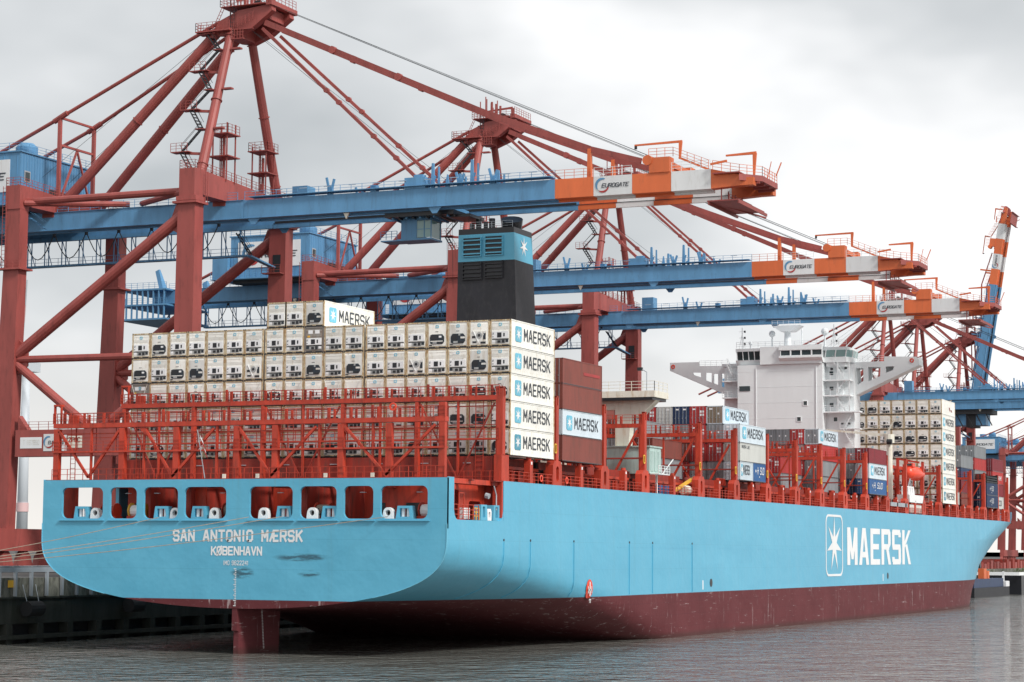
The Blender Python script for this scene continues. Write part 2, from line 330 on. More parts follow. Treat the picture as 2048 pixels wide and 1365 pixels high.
# stroke lettering: every glyph on a 4 x 6 grid, returned as polylines
GL = {'A': [[(0,0),(1.6,6),(2.4,6),(4,0)],[(.7,2),(3.3,2)]], 'B': [[(0,0),(0,6),(3.2,6),(4,5.2),(4,3.8),(3.2,3),(0,3)],[(3.2,3),(4,2.2),(4,.8),(3.2,0),(0,0)]],
 'C': [[(4,5),(3.2,6),(.8,6),(0,5),(0,1),(.8,0),(3.2,0),(4,1)]], 'D': [[(0,0),(0,6),(3,6),(4,5),(4,1),(3,0),(0,0)]],
 'E': [[(4,0),(0,0),(0,6),(4,6)],[(0,3),(3.2,3)]], 'F': [[(0,0),(0,6),(4,6)],[(0,3),(3.2,3)]], 'G': [[(4,5),(3.2,6),(.8,6),(0,5),(0,1),(.8,0),(4,0),(4,2.8),(2.2,2.8)]],
 'H': [[(0,0),(0,6)],[(4,0),(4,6)],[(0,3),(4,3)]], 'I': [[(2,0),(2,6)]], 'K': [[(0,0),(0,6)],[(4,6),(0.6,2.8)],[(1.5,3.6),(4,0)]], 'L': [[(0,6),(0,0),(4,0)]],
 'M': [[(0,0),(0,6),(2,2.2),(4,6),(4,0)]], 'N': [[(0,0),(0,6),(4,0),(4,6)]], 'O': [[(.9,0),(0,1),(0,5),(.9,6),(3.1,6),(4,5),(4,1),(3.1,0),(.9,0)]],
 'P': [[(0,0),(0,6),(3.2,6),(4,5.2),(4,3.6),(3.2,2.8),(0,2.8)]], 'R': [[(0,0),(0,6),(3.2,6),(4,5.2),(4,3.6),(3.2,2.8),(0,2.8)],[(2.4,2.8),(4,0)]],
 'S': [[(4,5),(3.2,6),(.8,6),(0,5.2),(0,3.8),(.8,3),(3.2,3),(4,2.2),(4,.8),(3.2,0),(.8,0),(0,1)]], 'T': [[(2,0),(2,6)],[(0,6),(4,6)]],
 'U': [[(0,6),(0,1),(.9,0),(3.1,0),(4,1),(4,6)]], 'V': [[(0,6),(2,0),(4,6)]], 'X': [[(0,0),(4,6)],[(0,6),(4,0)]], 'Z': [[(0,6),(4,6),(0,0),(4,0)]], 'Y': [[(0,6),(2,3),(4,6)],[(2,3),(2,0)]],
 'Æ': [[(0,0),(2.6,6),(6,6)],[(1.2,2.2),(2.8,2.2)],[(2.8,6),(2.8,0),(6,0)],[(2.8,3),(5.4,3)]], 'Ø': [[(.9,0),(0,1),(0,5),(.9,6),(3.1,6),(4,5),(4,1),(3.1,0),(.9,0)],[(-.2,-.5),(4.2,6.5)]],
 '0': [[(.9,0),(0,1),(0,5),(.9,6),(3.1,6),(4,5),(4,1),(3.1,0),(.9,0)]], '1': [[(1,5),(2,6),(2,0)]], '2': [[(0,5),(.8,6),(3.2,6),(4,5),(4,4),(0,0),(4,0)]],
 '3': [[(0,6),(4,6),(2,3.4),(4,2.4),(4,.8),(3.2,0),(0,0)]], '4': [[(3,0),(3,6),(0,2),(4,2)]], '6': [[(4,5),(3,6),(.9,6),(0,5),(0,1),(.9,0),(3.1,0),(4,1),(4,2.4),(3.2,3.2),(0,3.2)]],
 '7': [[(0,6),(4,6),(1.4,0)]], '8': [[(.8,3),(0,4),(0,5.2),(.8,6),(3.2,6),(4,5.2),(4,4),(3.2,3),(.8,3),(0,2),(0,.8),(.8,0),(3.2,0),(4,.8),(4,2),(3.2,3)]],
 '9': [[(0,1),(1,0),(3.1,0),(4,1),(4,5),(3.1,6),(.9,6),(0,5),(0,3.6),(.8,2.8),(4,2.8)]], '-': [[(.6,3),(3.4,3)]], '.': [[(1.8,0),(1.8,.6)]]}
def text_quads(txt, th=0.9, gap=1.6, space=3.2):
    """2-D quads in grid units and the total width"""
    qs = []; x = 0
    for ch in txt:
        if ch == ' ': x += space+gap; continue
        wd = 6 if ch == 'Æ' else (1.6 if ch in 'I1.' else 4)
        ox = x - (1.2 if ch in 'I1.' else 0)
        for pl in GL[ch]:
            for (a, b) in zip(pl, pl[1:]):
                ax, ay = a; bx, by = b; d = math.hypot(bx-ax, by-ay); ux, uy = (bx-ax)/d, (by-ay)/d; h = th/2
                e_ = h*0.8
                p0 = (ax-ux*e_, ay-uy*e_); p1 = (bx+ux*e_, by+uy*e_); nx, ny = -uy*h, ux*h
                qs.append([(ox+p0[0]+nx, p0[1]+ny), (ox+p0[0]-nx, p0[1]-ny), (ox+p1[0]-nx, p1[1]-ny), (ox+p1[0]+nx, p1[1]+ny)])
        x += wd+gap
    return qs, x-gap
def write(mb, txt, origin, ex, ez, width, height, mat, th=0.9, shear=0.0, gap=1.6, nrm=None, space=3.2):
    """lay the words on a surface: origin bottom left, ex along, ez up"""
    qs, w = text_quads(txt, th, gap, space); o = Vector(origin); ex = Vector(ex); ez = Vector(ez); nn = (ex.cross(ez)).normalized()
    for i, q in enumerate(qs):
        mb.add([o + ex*((u+shear*v)/w*width) + ez*(v/6*height) + nn*(0.0015*(i % 7)) for u, v in q], [(0, 1, 2, 3)], mat)
def star7(mb, c, ex, ez, R, mat, off=0.0, inner=0.36):
    c = Vector(c); ex = Vector(ex); ez = Vector(ez); nn = ex.cross(ez).normalized(); vs = [c+nn*off]
    for i in range(14):
        r = R if i % 2 == 0 else R*inner; t = PI*i/7; vs.append(c+nn*off + ex*(math.sin(t)*r) + ez*(math.cos(t)*r))
    mb.add(vs, [(0, 1+i, 1+(i+1) % 14) for i in range(14)][::1], mat)
def rrect(u0, u1, v0, v1, r, n=5):
    out = []
    for cx, cy, a0 in ((u1-r, v1-r, 0), (u0+r, v1-r, 90), (u0+r, v0+r, 180), (u1-r, v0+r, 270)):
        for i in range(n+1): t = math.radians(a0+90*i/n); out.append((cx+r*math.cos(t), cy+r*math.sin(t)))
    return out
EXS = Vector((1, 0, 0)); EZ = Vector((0, 0, 1)); EYP = Vector((0, -1, 0))    # starboard faces read along +X, stern faces read along -Y
# ================================================================== SETTING
B = 48.3; CY = B/2; XT = -15.45; ZD = 18.08; QY = 57.0; QZ = 7.35
mb = MB(water_mat); mb.add([(-3000, -6000, 0), (9000, -6000, 0), (9000, 9000, 0), (-3000, 9000, 0)], [(0, 1, 2, 3)]); mb.build('water', kind='structure')
mb = MB(asphalt); mb.box(-600, 4000, QY+1.4, 2500, -6, QZ-0.02); mb.build('quay_ground', kind='structure')
mb = MB(veg); mb.add([(3500, -2500, 0.5), (3500, 3000, 0.5), (3500, 3000, 16), (3500, -2500, 13)], [(0, 1, 2, 3)])
mb.box(3500, 3600, -2500, 3000, 0.5, 15); mb.build('far_shore', kind='structure')
# the quay: cap beam, curtain wall, piles with dark gaps
q = thing('quay_wall', 'stained concrete quay wall with open piles running behind the blue ship', 'quay wall', (0, QY, 0))
x = -118
while x < 520:
    L_ = 5.8 if x < 60 else 29
    MB(concrete).box(x+0.02, x+L_-0.02, QY, QY+1.5, 5.2, QZ).build('wall_panel', q); x += L_
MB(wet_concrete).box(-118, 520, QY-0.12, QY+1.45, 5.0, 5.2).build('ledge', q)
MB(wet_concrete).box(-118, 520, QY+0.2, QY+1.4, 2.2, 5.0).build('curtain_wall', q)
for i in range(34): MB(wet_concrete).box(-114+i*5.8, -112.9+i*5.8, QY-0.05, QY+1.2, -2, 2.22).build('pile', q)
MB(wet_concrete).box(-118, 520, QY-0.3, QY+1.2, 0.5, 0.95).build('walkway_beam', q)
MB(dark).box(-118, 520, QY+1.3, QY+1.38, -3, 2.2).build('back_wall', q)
t = thing('quay_railing', 'grey steel guard rail along the quay edge left of the stern', 'railing', (0, QY, QZ))
MB(galv).box(-60, 300, QY-0.35, QY-0.15, 8.0, 8.55).build('rail_beam', t)
MB(galv).box(-60, 300, QY-0.3, QY-0.22, 8.62, 8.72).build('top_pipe', t)
for i in range(60): MB(galv).box(-50+i*2.95, -49.7+i*2.95, QY-0.45, QY-0.12, 5.3, 8.0).build('post', t)
for i, (xx, dsc) in enumerate(((-6.0, 'nearest to the left edge'), (14.5, 'half hidden by the stern'))):
    t = thing('fender', 'round black rubber quay fender, '+dsc, 'fender', (xx, QY-0.9, 3.9), 'rubber fenders along the quay')
    MB(rubber).tube((xx-1.3, QY-0.9, 3.9), (xx+1.3, QY-0.9, 3.9), 0.85, 14).build('fender_body', t)
    MB(galv).path([(xx-1.2, QY-.3, 6.6), (xx-1.1, QY-.9, 4.6)], 0.05).path([(xx+1.2, QY-.3, 6.6), (xx+1.1, QY-.9, 4.6)], 0.05).build('chain', t)
t = thing('info_board', 'small yellow board on the quay wall at the left edge', 'sign', (-9, QY-0.1, 6.6)); MB(yellow_paint).box(-9.6, -8.0, QY-0.16, QY-0.05, 6.3, 7.1).build('board', t)

# ================================================================== THE SHIP
ship = thing('container_ship', 'huge light blue container ship SAN ANTONIO MÆRSK moored along the quay', 'container ship', (138, CY, 0))
def lerp(t, tab):
    if t <= tab[0][0]: return tab[0][1]
    for (a, u), (b, v) in zip(tab, tab[1:]):
        if t <= b: return u+(v-u)*(t-a)/(b-a)
    return tab[-1][1]
ZB = [(-15.5, 4.65), (-5, 4.15), (8, 3.2), (22, 1.6), (34, -0.4), (48, -4), (65, -9), (300, -10)]
ZK = [(-15.5, 12.3), (0, 10.8), (20, 7.6), (40, 3.6), (55, 0), (75, -5), (90, -8), (300, -8)]
XS = [(-10, 200), (0, 211), (3, 214), (5.4, 219), (8.2, 223), (10.4, 230.6), (13.8, 244), (17, 259.8), (18.1, 267), (19.5, 268)]
LB = [(-10, 76), (0, 75), (5.4, 72), (8.2, 70), (10.4, 68), (13.8, 65), (17, 62), (18.1, 60), (19.5, 60)]
def halfb(x, z):
    zb = lerp(x, ZB); zk = lerp(x, ZK); h = CY
    if z < zk:
        t = min(1, (zk-z)/max(.01, zk-zb)); h *= max(0, 1-t**3)**0.5
    xs = lerp(z, XS); l_ = lerp(z, LB)
    if x > xs: t = min(1, (x-xs)/l_); h *= max(0, 1-t*t)**0.5
    return h
def hull_pt(x, z, side=-1): return Vector((x, CY+side*halfb(x, z), z))
xs_ = [XT, -14.6, -13.85, -12, -10, -7, -4, -1.65, 0] + [2+i*3 for i in range(20)] + [66+i*12 for i in range(12)] + [205+i*4 for i in range(31)]
ratio = [0, .012, .03, .06, .1, .15, .21, .28, .36, .45, .55, .66, .78, .9, 1.0]
hm = MB(hull_paint)
for side in (-1, 1):
    rows = []
    for x in xs_:
        zb = lerp(x, ZB); zs = [zb+(13.86-zb)*r for r in ratio]
        rows.append([hull_pt(x, z, side) for z in zs])
    nr = len(ratio); vs = [p for r in rows for p in r]
    fs = []
    for i in range(len(rows)-1):
        for j in range(nr-1):
            a, b, c, d = i*nr+j, (i+1)*nr+j, (i+1)*nr+j+1, i*nr+j+1
            fs.append((a, b, c, d) if side < 0 else (a, d, c, b))
    hm.add(vs, fs)
hull = hm.build('hull', ship, smooth=True)
# upper strakes: 13.86 .. 18.08, broken by the mooring-deck openings, bulwark rising at the bow
for side in (-1, 1):
    um = MB(hull_paint, ship_red_dark)
    zs = [13.86, 14.4, 15, 16, 17, 18.08]
    for i in range(len(xs_)-1):
        x0, x1 = xs_[i], xs_[i+1]
        if x0 >= -13.86 and x1 <= -1.64:
            if um.f and x0 < -13.8: um.build('corner_bulwark', ship); um = MB(hull_paint, ship_red_dark)
            continue
        for j in range(5):
            za, zc = zs[j], zs[j+1]
            ext = 0
            pts = [hull_pt(x0, za, side), hull_pt(x1, za, side), hull_pt(x1, zc, side), hull_pt(x0, zc, side)]
            if x0 >= 285 and j == 4:
                pts[2].z += min(2.6, (x1-284)*.25); pts[3].z += min(2.6, (x0-284)*.25)
            um.add(pts, [(0, 1, 2, 3) if side < 0 else (0, 3, 2, 1)], hull_paint)
    y0, y1 = (0, 0.45) if side < 0 else (B-0.45, B)
    um.prism([(-1.65, 13.86), (-1.65, 18.0), (-1.25, 18.0), (-1.25, 13.86)], 'y', y0+.01, y1-.01, hull_paint)
    um.prism([(-1.66, 14.9), (-1.66, 13.84), (-2.6, 13.84), (-2.2, 13.95), (-1.85, 14.3)], 'y', y0+.01, y1-.01, hull_paint)
    um.prism([(-13.84, 14.9), (-13.84, 13.84), (-12.9, 13.84), (-13.3, 13.95), (-13.65, 14.3)], 'y', y0+.01, y1-.01, hull_paint)
    um.build('upper_side', ship)
# transom with its eight mooring openings
ys = []
for i in range(41):
    z = 4.66 + (13.0-4.66)*(1-math.cos(PI/2*i/40))
    ys.append((CY-halfb(XT, z), z))
left = [(B-y, z) for y, z in reversed(ys)]
right = [(y, z) for y, z in ys]                     # from keel centre up to the starboard corner
outer = [(B, 18.0)] + [(B, 13.4)] + left[1:] + [(y, z) for y, z in right[0:]] + [(0, 13.4), (0, 18.0)]
OP = [(45.87, 40.61), (39.75, 36.36), (35.51, 31.25), (30.47, 25.38), (22.62, 17.5), (16.68, 12.42), (11.61, 8.23), (7.43, 2.15)]
holes = [rrect(b_, a_, 13.9, 17.2, 0.65) for a_, b_ in OP]
tm = MB(hull_paint, ship_red_dark); tm.plate(outer, holes, 'x', XT, XT+0.35, hull_paint, hull_paint); tm.build('transom', ship)
em_ = MB(logo_blue)  # lighter blue strip paints in the highlight of a bevelled transom edge
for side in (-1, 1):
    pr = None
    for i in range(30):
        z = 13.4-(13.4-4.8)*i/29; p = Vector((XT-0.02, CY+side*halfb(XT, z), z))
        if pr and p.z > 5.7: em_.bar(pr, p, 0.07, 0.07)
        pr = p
em_.build('edge_highlight', ship)
for a_, b_ in OP:
    m_ = MB(ship_blue); m_.box(XT-0.22, XT-0.005, b_-0.25, a_+0.25, 13.66, 13.74); m_.build('sill_ledge', ship)
# mooring deck inside
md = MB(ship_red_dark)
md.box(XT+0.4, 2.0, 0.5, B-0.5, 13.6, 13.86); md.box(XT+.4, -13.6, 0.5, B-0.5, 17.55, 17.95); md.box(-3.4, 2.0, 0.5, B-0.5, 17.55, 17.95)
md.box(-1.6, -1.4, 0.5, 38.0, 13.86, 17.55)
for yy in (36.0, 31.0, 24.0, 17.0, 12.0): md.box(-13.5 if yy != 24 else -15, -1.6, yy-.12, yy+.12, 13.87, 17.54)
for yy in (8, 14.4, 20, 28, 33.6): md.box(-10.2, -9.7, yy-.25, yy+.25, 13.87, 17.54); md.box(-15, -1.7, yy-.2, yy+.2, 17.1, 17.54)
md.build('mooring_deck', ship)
for a_ in ((-11.2, -11.0, 2.0, 11.4), (-12.5, -12.3, 36.2, 39.4), (-11.0, -10.8, 24.3, 27.0), (-11.6, -11.4, 13.0, 14.2), (-12, -11.8, 17.2, 19.0), (-12.6, -12.4, 29.6, 32.4), (-12.4, -12.2, 46.0, 47.9), (-10.5, -10.3, 31.0, 34.5), (-9.5, -9.3, 19.2, 23.2)): MB(ship_red).box(*a_, 13.87, 17.54).build('bulkhead', ship)
for (y0, y1) in ((4.6, 6.6), (9.0, 10.4), (37.2, 38.4)): MB(black_steel).box(-12.62 if y0 > 30 else -11.3, -12.5 if y0 > 30 else -11.2, y0, y1, 13.9, 15.6).build('doorway', ship)
def fairlead(y):                # light-blue trapezoid roller frame
    m_ = MB(ship_blue, logo_white, black_steel)
    m_.plate([(y-.95, 13.88), (y+.95, 13.88), (y+.75, 15.2), (y-.75, 15.2)], [[(y-.62, 14.1), (y+.62, 14.1), (y+.5, 14.95), (y-.5, 14.95)]], 'x', XT+0.5, XT+1.4, ship_blue)
    m_.tube((XT+.95, y-.3, 14.05), (XT+.95, y-.3, 14.95), .2, 8, logo_white); m_.tube((XT+.95, y+.3, 14.05), (XT+.95, y+.3, 14.95), .2, 8, logo_white)
    m_.build('roller_fairlead', ship)
def chock(y):                   # round white panama chock
    m_ = MB(logo_white, black_steel); n = 14
    pts = [(y+.55*math.cos(2*PI*i/n), 14.5+.55*math.sin(2*PI*i/n)) for i in range(n)]; h = [(y+.3*math.cos(2*PI*i/n), 14.5+.3*math.sin(2*PI*i/n)) for i in range(n)]
    pts = [(y-.62, 13.88)] + [p for p in pts if p[1] > 14.4][::-1] + [(y+.62, 13.88)]
    m_.plate(pts, [h], 'x', XT+.45, XT+1.0, logo_white); m_.box(XT+1.01, XT+1.05, y-.5, y+.5, 13.9, 15.0, black_steel); m_.build('chock', ship)
for y in (43.7, 33.6, 29.0, 18.8, 13.5, 5.0): fairlead(y)
for y in (41.9, 31.9, 27.1, 21.2, 15.5, 6.7+.1): chock(y)
for y, w_ in ((3.1, logo_white), (37.6, logo_white), (26.0, rope_mat), (15.0, rope_mat), (41.1, ship_red)):
    m_ = MB(w_, yellow_paint, black_steel); m_.tube((-13.2, y-.7, 14.75), (-13.2, y+.7, 14.75), .62, 12, w_)
    for s_ in (-1, 1): m_.tube((-13.2, y+s_*.75, 14.75), (-13.2, y+s_*.85, 14.75), .85, 12, ship_red if y != 37.6 else yellow_paint)
    m_.box(-13.9, -12.5, y-1.0, y+1.0, 13.88, 14.2, ship_red); m_.build('mooring_winch', ship)
for y in (3.6, 10.0, 19.6, 26.5, 34.6, 38.2): MB(galv).box(-14.4, -14.1, y-.3, y+.3, 16.55, 16.62).build('deck_lamp', ship)
# the starboard notch: frame, ladder, bollards
nb = MB(ship_red); nb.box(-13.8, -1.7, 0.7, 1.2, 17.55, 18.05); nb.box(-2.0, -1.7, 0.05, 1.1, 14.2, 18.0)
nb.plate([(-13.8, 13.88), (-1.7, 13.88), (-1.7, 17.55), (-13.8, 17.55)], [rrect(-12.6, -7.9, 14.0, 17.0, .5), rrect(-5.6, -2.6, 14.2, 15.9, .4)], 'y', 2.2, 2.35, ship_red)
nb.build('notch_frame', ship)
lm = MB(ship_red); lm.ladder((-12.6, .8, 13.9), (-12.6, .8, 17.6), .9, axis=(1, 0, 0)); lm.bar((-11, .8, 13.9), (-11, .8, 16.6), .09); lm.bar((-9.8, .8, 13.9), (-9.8, .8, 16.6), .09); lm.bar((-11, .8, 16.6), (-9.8, .8, 16.6), .09)
lm.rail((-13.6, .25, 13.9), (-7.4, .25, 13.9), 1.5, 1.2, .04); lm.build('ladder', ship)
MB(logo_white).box(-10.6, -9.0, .5, .9, 14.0, 15.1).build('locker', ship)
MB(yellow_paint).rail((-8.6, .3, 13.9), (-7.2, .3, 13.9), 1.2, .7, .05).build('yellow_gate', ship)
for xx in (-5.9, -2.7):
    m_ = MB(ship_blue, logo_white); m_.plate([(xx-.9, 13.88), (xx+.9, 13.88), (xx+.7, 15.5), (xx-.7, 15.5)], [[(xx-.3, 14.2), (xx+.3, 14.2), (xx+.3, 15.3), (xx-.3, 15.3)]], 'y', .3, 1.1, ship_blue)
    m_.tube((xx, .7, 14.2), (xx, .7, 15.2), .16, 8, logo_white); m_.build('roller_fairlead', ship)
m_ = MB(logo_white, black_steel); m_.plate([(-4.8, 13.88), (-3.8, 13.88), (-3.8, 14.8), (-4.0, 15.1), (-4.6, 15.1), (-4.8, 14.8)], [rrect(-4.55, -4.05, 14.1, 14.8, .2)], 'y', .4, .9, logo_white); m_.build('chock', ship)
m_ = MB(galv); m_.tube((-4.2, .9, 16.5), (-4.2, .5, 16.4), .3, 10); m_.build('floodlight', ship)
m_ = MB(galv); m_.path([(-3, .5, 17.5), (-2.4, .5, 16.6), (-2.4, .5, 15.0)], .08); m_.build('pipe', ship)
# main deck
dk = MB(ship_red_dark)
dx = [x for x in xs_ if x >= -1.65]
vs = []; fs = []
for x in dx:
    h = halfb(x, 18.08)-0.05; vs += [(x, CY-h, 17.98), (x, CY+h, 17.98)]
for i in range(len(dx)-1): fs.append((2*i, 2*i+2, 2*i+3, 2*i+1))
dk.add(vs, fs); dk.box(XT+.35, -13.4, .05, B-.05, 17.96, 18.06); dk.box(-3.6, 0.5, .05, B-.05, 17.96, 18.06)
for k in range(12): dk.box(-13.4, -3.6, 3.9+k*3.7, 4.2+k*3.7, 17.9, 18.05)
dk.box(-9, -8.4, .3, B-.3, 17.88, 18.06); dk.build('deck', ship)
# rudder and skeg
m_ = MB(hull_paint); m_.prism([(-15.4, 5.5), (-15.4, 2.4), (-15.0, 2.3), (-15.0, -3), (-6.8, -3), (-6.6, 2.4), (-6.4, 5.2)], 'y', 23.85, 24.45); 
rud = m_.build('rudder', ship)
# lettering on the transom
def hull_text(txt, yl, yr, z0, h, th, nm, space=3.2, gap=1.8):
    m_ = MB(logo_white); write(m_, txt, (XT-.03, yl, z0), EYP, EZ, yl-yr, h, logo_white, th, gap=gap, space=space); m_.build(nm, ship)
hull_text('SAN ANTONIO MÆRSK', 31.65, 16.35, 11.62, 1.02, 1.45, 'ship_name', 3.6, 2.1)
hull_text('KØBENHAVN', 27.0, 21.05, 10.18, .78, 1.4, 'home_port')
hull_text('IMO 9622241', 25.55, 22.6, 9.12, .42, .95, 'hull_number', 2.4)
m_ = MB(logo_white)
for i in range(22): m_.box(XT-.03, XT-.01, 24.0, 24.16 if i % 3 else 24.3, 4.9+i*.18, 4.98+i*.18)
for i in range(26): m_.box(-10.0-.02*i, -9.75-.02*i, 23.82, 23.84, .4+i*.16, .47+i*.16)
m_.build('draught_marks', ship)
# emblem and name on the starboard side
m_ = MB(logo_white); o_ = rrect(124.25, 134.5, 7.15, 16.95, 1.5, 6); i_ = rrect(124.62, 134.13, 7.5, 16.6, 1.2, 6)
m_.plate(o_, [i_], 'y', -.05, -.02); star7(m_, (129.4, -.04, 12.2), EXS, EZ, 4.55, logo_white, inner=.30); m_.build('hull_emblem', ship)
GLW = {'M': [[(0,0),(0,6)],[(0,6),(2,1.0)],[(2,1.0),(4,6)],[(4,6),(4,0)]]}
m_ = MB(logo_white)
def big(ch, x0, w, z0, h, vt, ht):
    """stretched block letters: vt = width of the uprights, ht = depth of the crossbars, metres"""
    X = lambda u: x0+u*w; Z = lambda v: z0+v*h; k = [0]
    def poly(p): k[0] += 1; m_.add([(a, -.03-.002*k[0], b) for a, b in p], [tuple(range(len(p)))])
    def bx(a, b, c, d): poly([(a, c), (b, c), (b, d), (a, d)])
    x1 = x0+w; z1 = z0+h; zm = z0+h*.5
    if ch == 'M':
        bx(x0, x0+vt, z0, z1); bx(x1-vt, x1, z0, z1); xm = (x0+x1)/2
        poly([(x0+.02, z1), (x0+vt*1.05, z1), (xm+vt*.35, z0+h*.15), (xm-vt*.35, z0+h*.15)]); poly([(x1-vt*1.05, z1), (x1-.02, z1), (xm+vt*.35, z0+h*.15), (xm-vt*.35, z0+h*.15)])
    if ch == 'A':
        xm = (x0+x1)/2; poly([(x0, z0), (x0+vt, z0), (xm+vt*.25, z1), (xm-vt*.6, z1)]); poly([(x1-vt, z0), (x1, z0), (xm+vt*.6, z1), (xm-vt*.25, z1)]); bx(x0+w*.22, x1-w*.22, z0+h*.2, z0+h*.2+ht)
    if ch == 'E':
        bx(x0, x0+vt, z0, z1); bx(x0, x1, z0, z0+ht); bx(x0, x1, z1-ht, z1); bx(x0, x1-w*.12, zm-ht/2, zm+ht/2)
    if ch == 'R':
        bx(x0, x0+vt, z0, z1); bx(x0, x1-w*.15, z1-ht, z1); bx(x0, x1-w*.15, zm-ht/2, zm+ht/2); poly([(x1-vt, zm), (x1-vt*.4, zm-ht*.1), (x1, zm+ht*.5), (x1, z1-ht*.6), (x1-vt*.4, z1), (x1-vt, z1)])
        poly([(x0+w*.45, zm), (x0+w*.45+vt, zm), (x1+.2, z0), (x1-vt+.2, z0)])
    if ch == 'S':
        c = ht*.5; bx(x0+c, x1-c, z1-ht, z1); bx(x0+c, x1-c, zm-ht/2, zm+ht/2); bx(x0+c, x1-c, z0, z0+ht)
        poly([(x0, zm+c), (x0+c, zm-c), (x0+vt, zm-c), (x0+vt, z1), (x0+c, z1), (x0, z1-c)]); poly([(x1, zm-c), (x1-c, zm+c), (x1-vt, zm+c), (x1-vt, z0), (x1-c, z0), (x1, z0+c)])
        bx(x0, x0+vt, z0+ht*.5, z0+ht*1.4); bx(x1-vt, x1, z1-ht*1.4, z1-ht*.5)
    if ch == 'K':
        bx(x0, x0+vt, z0, z1); poly([(x0+vt*.8, zm-ht*.4), (x0+vt*.8, zm+ht*.9), (x1-vt, z1), (x1, z1)]); poly([(x0+w*.35, zm+ht*.3), (x0+w*.35+vt*.8, zm+ht*.7), (x1, z0), (x1-vt, z0)])
xs0 = 137.3; wtot = 44.7; wl = wtot/6.75
for i, ch in enumerate('MAERSK'): big(ch, xs0+i*wl*1.15, wl, 8.9, 6.15, 1.9, .95)
m_.build('hull_name', ship)
# vertical rubbing bars, following the hull
for x in (-1.5, 5.6, 18.1, 44.2, 59.3, 36.0, 100.0):
    if x in (36.0, 100.0) and x == 100.0: continue
    m_ = MB(ship_blue, veg); z = 11.7; pr = None
    while z > 5.4:
        p = hull_pt(x, z)+Vector((0, -.04, 0)); 
        if pr: m_.bar(pr, p, .1, .1, ship_blue)
        pr = p; z -= .6
    m_.tube(hull_pt(x, 11.9)+Vector((0, -.05, 0)), hull_pt(x, 11.9)+Vector((0, .1, 0)), .14, 8, black_steel); m_.build('rubbing_bar', ship)
# round escape-zone mark and small marks
m_ = MB(lifeboat_orange, logo_white); n = 18
ctr = hull_pt(22.9, 6.5); vs = [ctr+Vector((0, -.06, 0))]+[hull_pt(22.9+1.0*math.cos(2*PI*i/n), 6.5+1.1*math.sin(2*PI*i/n))+Vector((0, -.06, 0)) for i in range(n)]
m_.add(vs, [(0, 1+i, 1+(i+1) % n) for i in range(n)], lifeboat_orange)
yy = ctr.y-.12
for a, b, c, d in ((22.75, 23.05, 5.7, 7.3), (22.3, 23.5, 6.3, 6.5), (22.3, 22.45, 6.0, 6.8), (23.35, 23.5, 6.0, 6.8), (22.6, 23.2, 5.2, 5.35), (22.8, 23.0, 4.9, 5.3)): m_.add([(a, yy, c), (b, yy, c), (b, yy, d), (a, yy, d)], [(0, 1, 2, 3)], logo_white)
m_.build('hull_mark', ship)
for xx, zz in ((63.5, 6.4), (161, 6.6)):
    m_ = MB(black_steel, logo_white); m_.tube((xx+3.6, -.04, zz+.35), (xx+3.6, .3, zz+.35), .55, 12, black_steel); m_.box(xx, xx+.3, -.04, .1, zz-.5, zz+.7, logo_white); m_.build('hull_opening', ship)
m_ = MB(black_steel); m_.tube(hull_pt(262, 8.6)+Vector((0, -.3, 0)), hull_pt(262, 8.6)+Vector((0, .6, 0)), .8, 12); m_.build('hull_opening', ship)
for xx, zz, w_ in ((46, 8.4, 4), (84, 8.9, 6), (118, 9.0, 5)): 
    m_ = MB(hull_paint); m_.box(xx-14, xx+14, -.02, .1, 11.2+zz*.01, 11.24+zz*.01); m_.build('weld_seam', ship)

